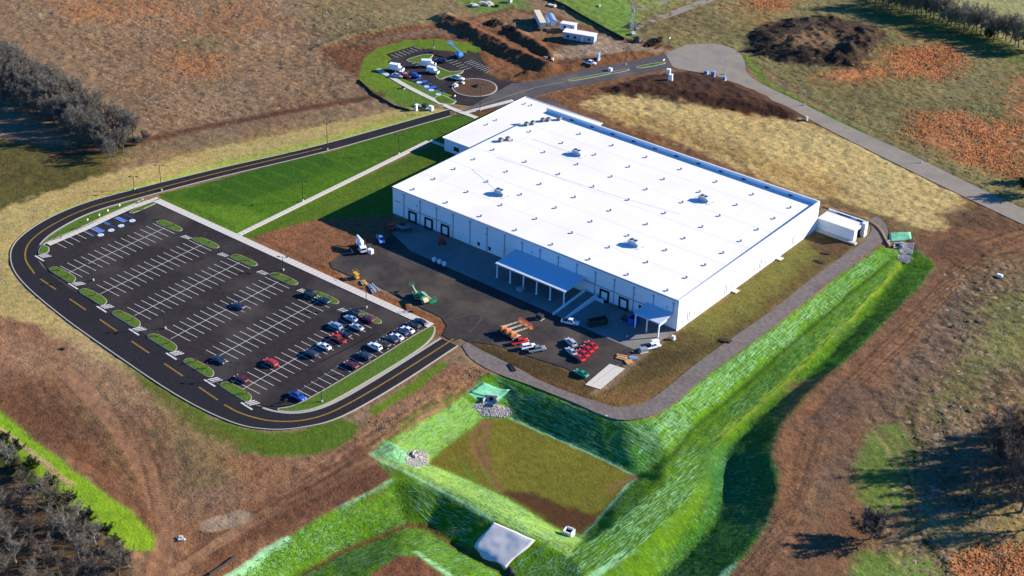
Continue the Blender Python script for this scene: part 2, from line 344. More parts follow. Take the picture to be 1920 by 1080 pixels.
lay([(1180, -40), (1420, -40), (1420, 30), (1300, 70), (1200, 60)], (124, 112, 80), 8, 4, .9, FIELD)
lay([(1195, -10), (1300, -10), (1240, 22), (1200, 30)], (120, 132, 70), 5, 3, .8, GRASS)
lay([(835, -30), (965, -30), (1005, 20), (985, 35), (930, 34), (880, 20)], (104, 128, 62), 7, 4, 1, GRASS)
lay([(1020, -30), (1165, -30), (1200, 40), (1190, 80), (1130, 60), (1060, 15)], (112, 140, 62), 5, 3, 1, GRASS)
# construction site by the visitor car park
lay([(596, 95), (650, 72), (760, 45), (840, 30), (960, 14), (1050, 30), (1130, 62), (1260, 88), (1250, 104), (1110, 130), (1000, 153), (940, 160), (960, 190), (700, 180), (660, 140), (610, 115)], (112, 76, 54), 3, 2, 1, DIRT, .7)
lay([(880, 40), (960, 20), (1050, 40), (1150, 72), (1230, 90), (1050, 84), (980, 60)], (138, 106, 82), 5, 3, .9, DIRT)
lay([(650, 85), (760, 58), (835, 45), (860, 62), (800, 68), (700, 85)], (122, 98, 84), 4, 2, .8, DIRT)
lay([(1045, 92), (1130, 66), (1250, 96), (1100, 104), (1035, 112)], (150, 132, 118), 4, 2, .85, DIRT)
lay([(905, 100), (960, 112), (975, 130), (940, 146), (905, 132)], (134, 90, 64), 3, 2, .9, DIRT)
# lawn round the visitor car park
lay([(672, 148), (684, 108), (712, 88), (760, 76), (820, 73), (880, 80), (905, 92), (880, 110), (930, 150), (860, 196), (812, 196), (768, 206), (712, 178)], (98, 124, 34), .8, .4, 1, GRASS, .1)
lay([(720, 170), (800, 150), (850, 195), (800, 196), (768, 206)], (80, 112, 40), 5, 3, .6, GRASS)
# topsoil and straw behind the warehouse
lay([(1030, 190), (1000, 182), (1262, 122), (1400, 160), (1520, 226), (1700, 300), (1830, 362), (1925, 405), (1925, 470), (1700, 460), (1540, 380), (1100, 225)], (118, 84, 60), 2, 1.5, 1, DIRT, .6)
lay([(1120, 165), (1230, 138), (1300, 133), (1380, 152), (1440, 180), (1505, 215), (1503, 228), (1380, 210), (1250, 190), (1150, 182)], (74, 48, 36), 2, 1.5, 1, (.8, 0, 0, 0), .7)
lay([(1085, 195), (1130, 178), (1250, 188), (1400, 216), (1500, 228), (1620, 268), (1700, 305), (1800, 365), (1812, 400), (1760, 428), (1650, 432), (1560, 385), (1400, 322), (1250, 258), (1130, 215)], (178, 156, 110), 4, 3, 1, (.6, .95, 0, 0), .6, ragged=2)
lay([(1120, 205), (1250, 250), (1420, 315), (1560, 378), (1560, 350), (1400, 285), (1250, 225)], (140, 112, 70), 9, 6, .75, (.7, .8, 0, 0), ragged=3)
lay([(1760, 400), (1860, 372), (1925, 395), (1925, 470), (1800, 440)], (92, 70, 52), 5, 3, .9, DIRT, .6)
# left verge of the loop road
lay([(-60, 250), (120, 275), (260, 262), (200, 330), (90, 370), (-60, 430)], (88, 82, 44), 5, 3, 1, (.7, .3, 0, .1), .5)
lay([(-60, 420), (60, 372), (200, 325), (320, 296), (470, 262), (620, 232), (745, 203), (842, 205), (600, 280), (400, 322), (240, 360), (80, 415), (20, 490), (45, 535), (200, 660), (255, 705), (200, 712), (100, 640), (-60, 560)], (174, 154, 104), 3, 2.5, 1, (.55, .55, 0, 0), .2, ragged=1.5)
lay([(240, 352), (400, 305), (600, 262), (760, 215), (842, 205), (600, 280), (400, 322), (240, 365)], (156, 168, 74), 3, 2, .85, GRASS)
lay([(15, 480), (40, 440), (120, 388), (240, 350), (240, 365), (80, 420), (30, 480)], (158, 160, 74), 2.5, 1.5, .8, GRASS)
lay([(100, 292), (260, 264), (450, 226), (640, 190), (715, 178)], (96, 66, 50), 3, 1.5, .95, DIRT, .4, line=5)
lay([(240, 285), (450, 243), (640, 207), (720, 190)], (122, 106, 84), 3, 2, .7, FIELD, line=4)
lay([(200, 302), (350, 282), (500, 252), (640, 225)], (140, 118, 78), 3, 3, .8, FIELD, line=3)
# graded dirt at lower left
lay([(-80, 560), (90, 620), (200, 690), (280, 715), (340, 790), (470, 850), (560, 862), (680, 800), (700, 780), (850, 680), (905, 690), (880, 735), (745, 815), (695, 850), (770, 900), (640, 952), (570, 992), (490, 1042), (400, 1120), (230, 1120), (290, 1030), (240, 955), (120, 862), (-80, 735)], (134, 97, 74), 2.5, 2, 1, DIRT, .4)
lay([(-80, 590), (60, 640), (170, 700), (260, 760), (250, 800), (100, 730), (-80, 660)], (150, 114, 90), 10, 6, .75)
lay([(-60, 700), (60, 760), (180, 850), (260, 930), (285, 1000), (250, 960), (120, 860), (-60, 735)], (108, 70, 48), 7, 4, .8)
lay([(150, 760), (230, 800), (250, 900), (200, 870)], (112, 92, 60), 9, 5, .6)
lay([(250, 700), (330, 750), (430, 830), (450, 900), (380, 880), (300, 800)], (140, 122, 80), 9, 6, .55)
lay([(320, 870), (420, 880), (460, 940), (380, 960), (330, 920)], (118, 98, 86), 8, 5, .6)
lay([(400, 980), (500, 950), (640, 900), (740, 870), (740, 905), (620, 945), (500, 1020), (400, 1080), (360, 1060)], (104, 70, 50), 7, 4, .8)
for i, (ln, w, c, o) in enumerate([([(130, 700), (190, 760), (250, 840), (290, 910), (312, 980), (300, 1085)], 4.5, (152, 112, 88), .8), ([(215, 770), (262, 850), (285, 930), (292, 1000)], .7, (92, 64, 48), .8), ([(235, 770), (285, 850), (312, 930), (318, 1000)], .7, (100, 72, 54), .6),
      ([(330, 1075), (450, 990), (600, 920), (720, 850), (850, 730), (890, 690)], 3.2, (156, 118, 92), .7), ([(340, 1050), (480, 960), (620, 890), (700, 830)], .8, (100, 68, 50), .7), ([(560, 900), (650, 860), (740, 800), (830, 715)], .7, (102, 74, 56), .7), ([(590, 905), (690, 850), (770, 800)], .7, (110, 80, 60), .6),
      ([(400, 985), (450, 970)], 5, (160, 140, 126), .6), ([(150, 870), (210, 905), (255, 960)], 2, (142, 100, 74), .5), ([(100, 730), (190, 830), (245, 900)], .8, (104, 76, 56), .5)]):
    lay(ln, c, .6, .5, min(1, o*1.25), (.35, 0, 0, 0), None, line=w*1.2)
lay([(236, 682), (330, 742), (430, 795), (500, 810), (560, 808), (640, 784), (672, 800), (676, 815), (640, 842), (540, 856), (460, 850), (380, 812), (290, 752)], (80, 104, 26), 2.2, 1.6, 1, GRASS, .15, ragged=1)
lay([(250, 690), (330, 752), (420, 812), (470, 830), (430, 838), (330, 780)], (108, 92, 50), 4, 3, .6, ragged=2)
lay([(688, 772), (735, 742), (828, 676), (842, 682), (790, 725), (706, 778)], (92, 120, 26), 1.2, .8, 1, GRASS, .1)
lay([(750, 800), (790, 760), (850, 718), (880, 735), (800, 775), (755, 812)], (94, 110, 36), 2, 1.5, .9, GRASS)
lay([(690, 800), (740, 770), (850, 700), (900, 680), (925, 690), (890, 715), (770, 785), (720, 825)], (136, 104, 80), 2, 2, .9, (1, 0, 0, 0), .8, ragged=2)
# green strip and wood floor in the lower left corner
lay([(-80, 790), (0, 832), (90, 905), (230, 1030), (270, 1120), (-80, 1120)], (92, 74, 56), 3, 2, 1, (.8, .5, 0, .05), .8)
lay([(-60, 720), (0, 772), (60, 820), (130, 876), (240, 955), (290, 1008), (286, 1034), (240, 1032), (180, 985), (90, 905), (0, 828), (-60, 775)], (128, 164, 36), 1.2, .8, 1, GRASS, .1)
lay([(-60, 790), (0, 832), (90, 908), (170, 985), (150, 985), (70, 920), (-60, 830)], (52, 70, 26), 3, 2, .9, GRASS, .5)
lay([(-60, 770), (0, 806), (60, 850), (134, 910)], (186, 150, 124), .5, .4, .95, DIRT, line=1.5)
# ---- detention basin, berms and swale
SW = [(905, 700), (930, 704), (1000, 727), (1080, 759), (1130, 780), (1170, 790), (1220, 783), (1262, 760), (1330, 702), (1450, 615), (1560, 528), (1640, 470), (1690, 468), (1725, 470), (1754, 496), (1702, 562), (1602, 662), (1522, 733), (1464, 800), (1449, 860), (1462, 920), (1442, 980), (1402, 1032), (1330, 1115), (390, 1115), (430, 1082), (500, 1034), (570, 989), (640, 949), (735, 898), (695, 850), (720, 823), (745, 815), (880, 735)]
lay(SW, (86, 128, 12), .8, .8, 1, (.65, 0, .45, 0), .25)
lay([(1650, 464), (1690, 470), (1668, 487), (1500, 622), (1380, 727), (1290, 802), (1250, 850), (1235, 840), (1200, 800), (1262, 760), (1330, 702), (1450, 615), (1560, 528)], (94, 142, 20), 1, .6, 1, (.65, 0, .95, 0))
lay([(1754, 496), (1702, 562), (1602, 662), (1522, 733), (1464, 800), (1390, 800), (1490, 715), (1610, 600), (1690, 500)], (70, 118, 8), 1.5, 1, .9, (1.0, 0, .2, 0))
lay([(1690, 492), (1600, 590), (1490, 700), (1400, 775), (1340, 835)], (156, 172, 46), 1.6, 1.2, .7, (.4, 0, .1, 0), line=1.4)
lay([(1668, 489), (1506, 626), (1388, 731), (1298, 806), (1262, 855)], (56, 92, 26), .7, .6, .85, GRASS, line=.9)  # thin shade of the furrow step painted in as a dark line
lay([(918, 702), (960, 708), (1080, 759), (1170, 790), (1235, 800), (1240, 860), (1200, 892), (1080, 836), (958, 782), (935, 745)], (70, 130, 44), 1, .6, 1, (.9, 0, .9, 0))
lay([(1500, 730), (1464, 800), (1447, 862), (1458, 918), (1438, 980), (1398, 1034), (1330, 1110), (1190, 1110), (1290, 1000), (1345, 900), (1380, 820), (1440, 770)], (48, 104, 22), 2.5, 2, .9, (1.0, 0, .35, 0))  # lower far bank painted darker green, mostly for the shade on its slope
lay([(1420, 830), (1449, 860), (1455, 920), (1400, 1000), (1340, 960), (1330, 880), (1360, 830)], (50, 110, 60), 9, 5, .7, (.5, 0, .8, 0))  # blue cast of the mats in shadow, painted into the cover colour
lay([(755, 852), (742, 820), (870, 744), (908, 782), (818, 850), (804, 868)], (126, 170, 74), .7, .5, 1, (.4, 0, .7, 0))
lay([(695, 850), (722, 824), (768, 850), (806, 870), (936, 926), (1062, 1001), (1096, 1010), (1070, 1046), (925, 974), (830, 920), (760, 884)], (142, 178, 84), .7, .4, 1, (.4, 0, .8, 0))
lay([(700, 850), (724, 826), (772, 853), (760, 872), (735, 862)], (124, 196, 150), .6, .4, .9, (.4, 0, .7, 0))
lay([(878, 736), (905, 716), (958, 732), (936, 752), (892, 750)], (96, 182, 146), .5, .3, 1, (.4, 0, .7, 0))
for ln, w in (([(695, 851), (760, 884), (830, 921), (925, 975)], 1.0), ([(1194, 894), (1150, 940), (1096, 1004)], 1.0), ([(962, 786), (1080, 838), (1195, 892)], 1.1), ([(430, 1082), (500, 1035), (540, 1010)], 1.8), ([(780, 1034), (845, 1080)], 1.5), ([(1178, 1032), (1110, 1085)], 2.0), ([(1262, 775), (1200, 850)], .8), ([(640, 950), (735, 900)], .8), ([(1375, 1060), (1330, 1100)], 2.2)):
    lay(ln, (150, 205, 165), .7, .8, .85, (.3, 0, .4, 0), line=w)
lay([(908, 786), (960, 787), (1080, 840), (1193, 893), (1169, 914), (1095, 1001), (1060, 998), (935, 924), (806, 868), (822, 850)], (104, 102, 34), .8, .4, 1, (.5, .1, 0, 0), .12)
lay([(815, 860), (880, 800), (930, 860), (950, 925), (870, 890)], (108, 92, 36), 7, 4, .5)
lay([(935, 922), (1000, 925), (1060, 950), (1110, 965), (1128, 962), (1098, 1000), (1040, 985)], (78, 50, 32), 2, 2, .95, (.4, 0, 0, 0), ragged=.6)
for ln in ([(912, 790), (886, 815), (892, 850), (912, 880), (940, 922)], [(918, 792), (904, 830), (916, 870)], [(1195, 892), (1140, 920)]): lay(ln, (122, 92, 64), .7, .7, 1, (.3, 0, 0, 0), None, line=1.7)
for ln in ([(870, 885), (925, 928)], [(850, 860), (890, 900)], [(905, 880), (935, 925)]): lay(ln, (84, 118, 36), .8, .6, .7, line=1.0)
lay([(640, 1115), (700, 1072), (750, 1042), (785, 1044), (845, 1087), (880, 1125)], (120, 80, 60), 1, .8, 1, DIRT, .3)
lay([(470, 1112), (640, 1036), (763, 986), (800, 990), (857, 1025), (950, 1077), (1010, 1110)], (104, 82, 46), 1, .6, .95, DIRT, line=2.0)
# ---- round the warehouse
lay([(858, 215), (838, 216), (600, 290), (400, 340), (300, 364), (300, 372), (450, 442), (600, 365), (800, 268), (832, 262), (1000, 180)], (68, 104, 12), .6, .3, 1, GRASS, .08)
lay([(360, 352), (585, 282), (618, 292), (626, 310), (600, 330), (420, 390), (330, 380)], (50, 90, 10), 2, 1, .85, GRASS)
lay([(300, 372), (450, 440), (520, 405), (420, 385)], (96, 128, 30), 5, 4, .75)
lay([(452, 442), (600, 368), (830, 262), (860, 300), (735, 405), (590, 415), (510, 435), (470, 448)], (80, 106, 22), .8, .5, 1, GRASS, .1)
lay([(470, 448), (510, 432), (590, 412), (735, 403), (740, 440), (680, 470), (620, 492), (640, 520), (840, 605), (850, 640), (826, 632), (800, 610)], (130, 88, 62), 1, .8, 1, DIRT, .25)
lay([(600, 505), (700, 553), (800, 600), (826, 618)], (150, 92, 56), 1.2, .8, .8, DIRT, line=3)
lay([(900, 200), (1000, 180), (880, 225)], (112, 70, 48), .6, .4, 1, DIRT)
lay([(1268, 626), (1510, 446), (1538, 432), (1625, 425), (1600, 466), (1560, 492), (1430, 592), (1250, 728), (1212, 752), (1150, 764), (1100, 744), (1150, 725), (1225, 655)], (98, 84, 46), 1, .7, 1, (.7, .2, 0, .04), .2)
lay([(1290, 612), (1400, 530), (1510, 446), (1535, 470), (1440, 560), (1330, 640)], (112, 112, 52), 4, 3, .75, GRASS)
lay([(1230, 650), (1330, 660), (1400, 600), (1270, 690), (1170, 730)], (72, 60, 36), 5, 4, .7)
lay([(1110, 742), (1200, 715), (1300, 680), (1220, 750), (1150, 763)], (120, 90, 58), 4, 3, .7, DIRT)
lay([(1520, 440), (1620, 455), (1575, 480), (1520, 465)], (92, 68, 50), 2, 2, .8, DIRT)
lay([(868, 640), (925, 646), (1060, 690), (1115, 728), (1095, 752), (980, 706)], (82, 66, 40), .8, .8, 1, (.7, .1, 0, 0), .2)
lay([(960, 690), (1060, 728), (1095, 748), (1090, 735), (1000, 700)], (118, 84, 54), 1.5, 1, .8)
lay([(1535, 375), (1560, 388), (1640, 415), (1665, 455), (1700, 470), (1760, 440), (1640, 400), (1560, 370)], (110, 88, 60), 2, 1.5, .9, (.7, .6, 0, 0), .3, ragged=1)
# ---- east side dirt and rough ground
lay([(1690, 440), (1800, 430), (2100, 440), (2100, 620), (1880, 760), (1700, 900), (1600, 1115), (1335, 1115), (1402, 1032), (1442, 980), (1462, 920), (1449, 860), (1464, 800), (1522, 733), (1602, 662), (1702, 562), (1756, 500)], (122, 88, 66), 2, 1.5, 1, DIRT, .4)
lay([(1800, 500), (1870, 470), (2100, 470), (2100, 1115), (1600, 1115), (1640, 960), (1590, 900), (1620, 790), (1680, 700)], (114, 94, 74), 6, 4, .95, (1, .45, 0, .16), 1.0)
lay([(1760, 560), (1800, 520), (1830, 600), (1700, 760), (1640, 780)], (108, 88, 76), 6, 4, .8, (1, .2, 0, .06), .9)
lay([(1870, 560), (1960, 500), (1960, 690), (1860, 690), (1800, 740), (1760, 790), (1740, 780), (1830, 670)], (112, 116, 66), 6, 5, .75, (.9, .3, 0, .05), .6, ragged=2)
lay([(1625, 810), (1690, 798), (1720, 850), (1700, 950), (1640, 970), (1600, 940)], (98, 120, 52), 3, 3, .9, (.7, .2, 0, 0), .3, ragged=1)
lay([(1600, 1040), (1680, 1035), (1760, 1060), (1760, 1115), (1590, 1115)], (102, 128, 54), 4, 3, .85, (.7, .2, 0, 0), .3, ragged=1)
lay([(1715, 930), (1800, 960), (1960, 900), (1960, 1040), (1800, 1050), (1740, 1020)], (150, 132, 92), 6, 4, .8, (.9, .9, 0, .05), .8, ragged=2)
lay([(1770, 1040), (1960, 1020), (1960, 1115), (1820, 1115)], (124, 96, 66), 5, 4, .9, (.9, .4, 0, .75), .8, ragged=2)
lay([(1470, 720), (1560, 690), (1600, 690), (1520, 790), (1490, 900), (1420, 1000), (1450, 890)], (142, 100, 72), 4, 3, .7)
for ln, w, c, o in (([(1920, 425), (1830, 455), (1770, 520), (1690, 610), (1590, 710), (1520, 790), (1490, 880), (1470, 960), (1390, 1070)], 1.0, (92, 64, 48), .8), ([(1920, 440), (1850, 470), (1790, 530), (1710, 625), (1600, 730), (1545, 800), (1510, 890), (1490, 970), (1420, 1080)], 1.0, (88, 62, 46), .75),
    ([(1800, 520), (1720, 610), (1610, 715), (1560, 800), (1530, 900), (1480, 1020), (1440, 1080)], 1.6, (150, 108, 80), .6), ([(1920, 470), (1840, 480), (1780, 505)], 1.0, (84, 62, 48), .8), ([(1610, 760), (1650, 820), (1685, 880), (1700, 950), (1695, 1020), (1675, 1060)], .9, (152, 128, 92), .75), ([(1640, 800), (1690, 840), (1712, 890), (1708, 960), (1712, 1010)], .9, (146, 124, 88), .7),
    ([(1700, 760), (1722, 830), (1704, 880), (1706, 950), (1722, 1000), (1760, 1050), (1800, 1090)], 1.4, (52, 58, 28), .85), ([(1830, 740), (1960, 735)], .9, (150, 128, 100), .6), ([(1830, 760), (1960, 752)], .9, (150, 128, 100), .6), ([(1400, 108), (1430, 150), (1520, 200), (1700, 292), (1840, 360), (1925, 405)], 3.5, (98, 122, 48), .9),
    ([(1430, 125), (1520, 185), (1700, 275), (1850, 350)], .9, (62, 66, 34), .6), ([(1450, 690), (1500, 650)], .6, (150, 160, 60), .0)):
    lay(ln, c, .6, .8, min(1, o*1.2), None, None, line=w)
lay([(1400, 62), (1470, 36), (1560, 28), (1655, 50), (1660, 90), (1605, 128), (1540, 124), (1470, 118), (1405, 98)], (66, 50, 42), 4, 4, .95, (1, .3, 0, .04), 1.0, ragged=2)
lay([(1460, 70), (1540, 50), (1600, 75), (1560, 90), (1500, 95)], (122, 96, 74), 5, 4, .7, ragged=2)

# ruts cut by site traffic
for k in range(9):
    o_ = k*3.1
    lay([(150+o_*6, 700+o_*1.5), (232+o_*3.4, 790), (275+o_*2.4, 880), (298+o_*1.2, 960), (296+o_*.8, 1080)], (88, 60, 44) if k % 2 else (160, 122, 96), .5, .8, .6, line=.45)
    lay([(330+o_*3, 1085-o_*2), (470+o_*2, 985-o_*2), (600, 925-o_*2.4), (712, 862-o_*2.8), (800, 790-o_*2), (872, 700)], (90, 62, 46) if k % 2 else (162, 124, 98), .5, .8, .55, line=.45)
    lay([(1925, 430+o_*2), (1830, 462+o_*2), (1765+o_*1.5, 530), (1680+o_*2, 625), (1588+o_*2, 720), (1520+o_*2.2, 800), (1488+o_*2.2, 890), (1468+o_*1.8, 970), (1385+o_*2.4, 1085)], (84, 58, 44) if k % 2 else (150, 110, 84), .5, .8, .6, line=.45)
for k in range(6): lay([(1640+k*11, 800+k*3), (1680+k*9, 850), (1700+k*5, 930), (1690+k*6, 1010), (1672+k*8, 1075)], (150, 132, 92) if k % 2 else (66, 76, 34), .5, .8, .6, line=.5)

for p in ([(886, 760), (910, 753), (955, 763), (962, 776), (945, 784), (905, 781)], [(758, 858), (768, 845), (790, 842), (804, 852), (803, 870), (780, 877), (763, 870)]): lay(p, (172, 166, 166), .6, .6, 1, (.6, 0, 0, 0))

for p, c in (([(560, 905), (690, 845), (745, 880), (640, 945), (520, 1005), (470, 985)], (92, 60, 44)), ([(0, 690), (90, 740), (190, 830), (120, 830), (0, 750)], (104, 70, 50)), ([(120, 620), (230, 690), (300, 760), (220, 760), (140, 700)], (158, 126, 100)), ([(1500, 800), (1600, 720), (1640, 740), (1560, 830)], (100, 82, 74)), ([(1520, 900), (1590, 840), (1600, 900), (1520, 1000)], (112, 92, 78)), ([(1700, 450), (1800, 440), (1860, 470), (1780, 500)], (98, 70, 54)), ([(280, 800), (360, 830), (420, 900), (360, 930)], (124, 104, 74))):
    lay(p, c, 7, 5, .75, ragged=2)
# paler mown strips and seed rows in the new lawn
for k in range(14): lay([(300+k*34, 375-k*9-2), (455+k*26, 440-k*13.2)], (92, 124, 26), 1.2, .8, .35, line=1.0)
# ================================================================ paved areas (world outlines)
loop_o = smooth_line([G(842, 205), (-57.0, 23), (-71.1, -17), (-80.8, -48), (-84.9, -65), (-84.6, -81.3), (-79.6, -96), (-70, -105), (-56, -110.8), (-32.4, -115.4), (-6, -118.6), (27, -121.6), (48, -120.8), (58.5, -116.8), (65.5, -109.5), (69.9, -98.9), (71.2, -77.4), (70.8, -50)], 5)
loop_i = smooth_line([G(846, 217), (-51.6, 20.5), (-65.2, -20), (-73.5, -48), (-77.4, -66), (-76.6, -80), (-73.2, -90.5), (-67.0, -97.2), (-56, -101.3), (-32.4, -104.2), (-6, -106.6), (27, -109.7), (46, -110.6), (54.5, -109.2), (60.5, -104.5), (63.6, -95.5), (64.4, -77.4), (64.2, -50)], 5)
loop_y = smooth_line([(-54.4, 21.5), (-68.3, -19), (-77.2, -50), (-80.9, -66), (-80.2, -80.7), (-76.4, -92.6), (-68.5, -100.6), (-58, -105.0)], 5)
loop_y2 = smooth_line([(41, -116.2), (48, -116.0), (56.5, -113.2), (63.2, -107), (66.6, -97.2), (67.6, -77), (67.4, -48)], 5)
lot = [(-72.6, -90), (-70.4, -46.6), (57, -47.4), (57, -60), (57.0, -108), (46, -110.0), (27, -109.2), (-6, -106.1), (-32.4, -103.7), (-56, -100.9), (-67, -96.8)]
yard = GL((618, 492), (660, 463), (712, 452), (760, 430), (1000, 520), (1200, 615), (1192, 648), (1165, 692), (1108, 722), (1088, 706), (1060, 690), (926, 646), (878, 641), (866, 634), (848, 640), (829, 628), (838, 610), (828, 596), (780, 572), (700, 532), (650, 514), (622, 502))
gravel_o = smooth_line(GL((866, 648), (885, 674), (932, 700), (1000, 725), (1080, 757), (1130, 779), (1170, 788), (1216, 781), (1262, 758), (1330, 701), (1450, 613), (1560, 526), (1640, 464), (1664, 444), (1660, 420), (1645, 405)), 4)
gravel_i = smooth_line(GL((876, 641), (900, 655), (975, 692), (1010, 712), (1085, 742), (1130, 757), (1168, 764), (1208, 755), (1245, 731), (1318, 672), (1432, 592), (1540, 508), (1600, 467), (1626, 446), (1634, 428), (1626, 412)), 4)
country = smooth_line(GL((1286, 84), (1340, 82), (1382, 95), (1396, 116), (1400, 136), (1424, 155), (1500, 192), (1600, 241), (1700, 286), (1820, 345), (1925, 394), (2100, 470)), 3)+smooth_line(GL((2090, 500), (1925, 424), (1760, 346), (1640, 287), (1530, 231), (1470, 197), (1400, 166), (1356, 146), (1300, 134), (1262, 126), (1246, 102)), 3)
entry = smooth_line(GL((842, 205), (900, 189), (862, 190), (868, 176), (905, 152), (960, 156), (1000, 152), (1060, 139), (1110, 128), (1180, 115), (1248, 101)), 2)[10:]+GL((1262, 126), (1180, 142), (1100, 158), (1050, 168), (1010, 178), (975, 196), (900, 208), (850, 218))
visitor = GL((712, 131), (738, 126), (728, 117), (736, 110), (726, 101), (776, 86), (788, 91), (880, 100), (876, 94), (898, 102), (918, 131), (908, 137), (940, 150), (985, 156), (960, 188), (880, 198), (832, 190), (850, 178), (760, 148))
back_lane = GL((985, 182), (1035, 188), (1100, 222), (1240, 275), (1540, 392), (1525, 395), (1230, 285), (1080, 230), (1015, 200))
top_road = smooth_line(GL((1400, -40), (1340, -6), (1280, 18), (1217, 40)), 4)
paved = [loop_o+loop_i[::-1], lot, yard, country, entry, visitor, back_lane, gravel_o+gravel_i[::-1]]
FLAT = np.zeros((NX, NY), np.float32)
for p in paved+[GL((1090, 724), (1143, 678), (1180, 690), (1128, 738)), [(-2, -2), (-2, 90), (118, 90), (118, -2)], [(-22, 48), (-22, 103), (18, 103), (18, 48)], [(6, -19), (6, 1), (118, 1), (118, -19)], [(114, 84), (133, 84), (133, 97), (114, 97)], [(-74, -50), (-74, -43), (60, -43), (60, -50)], [(-32, -46), (-25, -46), (-24, 60), (-32, 60)], [(56, -46), (65, -46), (65, -111), (50, -111)]]:
    q = dist(p, 3.0); sl, d = q; FLAT[sl] = np.maximum(FLAT[sl], np.clip(1-d/1.4, 0, 1))
# ---- surface relief: rough ground gets real bumps, paved areas are cut a hand's breadth lower than the sheets laid on them
rel = (fbm(.30, 4, 61)-.5)*1.5+(fbm(.75, 2, 71)-.5)*.8
H += ROUGH*rel*(1-FLAT)*.85
H -= 0.14*np.minimum(1, FLAT*1.6)
# fibrous, directional tone in the ground cover (tracks of mowing, grading and wind), part of the cover itself
st = fbm(.16, 4, 81, 1, 3.2, R(55))-.5; st2 = fbm(.5, 3, 85, .35, 2.6, R(-35))-.5; lg = fbm(.035, 4, 91)-.5; hue = fbm(.06, 4, 95)-.5
v = 1+TG[..., 0]*(.55*st+.5*st2+.8*lg+.5*(fbm(1.0, 3, 97)-.5))
CG *= np.clip(v, .4, 1.8)[..., None]
CG[..., 0] *= 1+.25*hue*TG[..., 0]; CG[..., 2] *= 1-.25*hue*TG[..., 0]
CG *= np.array([1.13, 1.08, .86], np.float32)
# furrows and combed lines running with the grading
vv = np.empty((NX*NY, 3), np.float32); vv[:, 0] = GX.ravel(); vv[:, 1] = GY.ravel(); vv[:, 2] = H.ravel()
ii = np.arange(NX*NY, dtype=np.int32).reshape(NX, NY); fc = np.stack([ii[:-1, :-1], ii[1:, :-1], ii[1:, 1:], ii[:-1, 1:]], -1).reshape(-1, 4)
me = bpy.data.meshes.new('ground'); me.vertices.add(len(vv)); me.vertices.foreach_set('co', vv.ravel())
me.loops.add(fc.size); me.loops.foreach_set('vertex_index', fc.ravel()); me.polygons.add(len(fc)); me.polygons.foreach_set('loop_start', np.arange(0, fc.size, 4, dtype=np.int32))
me.polygons.foreach_set('use_smooth', np.ones(len(fc), bool)); me.update(calc_edges=True)
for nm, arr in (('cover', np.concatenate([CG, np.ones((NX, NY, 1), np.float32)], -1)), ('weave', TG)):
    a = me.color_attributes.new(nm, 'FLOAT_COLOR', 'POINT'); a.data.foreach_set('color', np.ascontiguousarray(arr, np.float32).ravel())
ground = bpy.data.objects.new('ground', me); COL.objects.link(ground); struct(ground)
gm = bpy.data.materials.new('ground_cover'); gm.use_nodes = True; nt = gm.node_tree; N = nt.nodes; LK = nt.links.new; bs = N['Principled BSDF']
bs.inputs['Roughness'].default_value = .95; bs.inputs['Specular IOR Level'].default_value = .15
def attr(n): a = N.new('ShaderNodeAttribute'); a.attribute_name = n; return a
def noise(scale, detail=5, stretch=None, rough=.55):
    tc = N.new('ShaderNodeNewGeometry'); n = N.new('ShaderNodeTexNoise'); n.inputs['Scale'].default_value = scale; n.inputs['Detail'].default_value = detail; n.inputs['Roughness'].default_value = rough
    if stretch:
        mp = N.new('ShaderNodeMapping'); mp.inputs['Rotation'].default_value = (0, 0, stretch[2]); mp.inputs['Scale'].default_value = (stretch[0], stretch[1], .3); LK(tc.outputs['Position'], mp.inputs[0]); LK(mp.outputs[0], n.inputs['Vector'])
    else: LK(tc.outputs['Position'], n.inputs['Vector'])
    return n.outputs['Fac']
def math_(op, a, b=None, c=None, clamp=False):
    m = N.new('ShaderNodeMath'); m.operation = op; m.use_clamp = clamp
    for k, v in enumerate((a, b, c)):
        if v is None: continue
        if isinstance(v, (int, float)): m.inputs[k].default_value = v
        else: LK(v, m.inputs[k])
    return m.outputs[0]
def step(x, lo, hi, to=1.0):
    m = N.new('ShaderNodeMapRange'); m.inputs['From Min'].default_value = lo; m.inputs['From Max'].default_value = hi; m.inputs['To Max'].default_value = to
    LK(x, m.inputs['Value']); return m.outputs[0]
def mix(f, a, b):
    m = N.new('ShaderNodeMix'); m.data_type = 'RGBA'; LK(f, m.inputs['Factor'])
    for k, v in (('A', a), ('B', b)):
        if isinstance(v, tuple): m.inputs[k].default_value = (*v, 1)
        else: LK(v, m.inputs[k])
    return m.outputs['Result']
cov = attr('cover').outputs['Color']; wv = N.new('ShaderNodeSeparateColor'); wa = attr('weave'); LK(wa.outputs['Color'], wv.inputs[0])
grain, hay, mats, scrub = wv.outputs[0], wv.outputs[1], wv.outputs[2], wa.outputs['Alpha']
n1 = noise(.55, 6); n2 = noise(1.6, 4); n3 = noise(.9, 5, (1, 3.2, R(40)))
amp = math_('MULTIPLY', math_('SUBTRACT', math_('ADD', math_('MULTIPLY', n1, .6), math_('ADD', math_('MULTIPLY', n2, .5), math_('MULTIPLY', n3, .5))), .8), math_('MULTIPLY', grain, 2.6))
sc = N.new('ShaderNodeVectorMath'); sc.operation = 'SCALE'; LK(cov, sc.inputs[0]); LK(math_('MAXIMUM', math_('ADD', amp, 1.0), .25), sc.inputs['Scale']); c = sc.outputs[0]
hb = math_('MULTIPLY', hay, step(noise(.55, 6, (1, 1.7, R(-20)), .75), .47, .60, .9))        # dry stalks lying in pale clumps, dark thatch between
hsv = N.new('ShaderNodeHueSaturation'); hsv.inputs['Value'].default_value = 1.4; hsv.inputs['Saturation'].default_value = 1.05; LK(c, hsv.inputs['Color'])
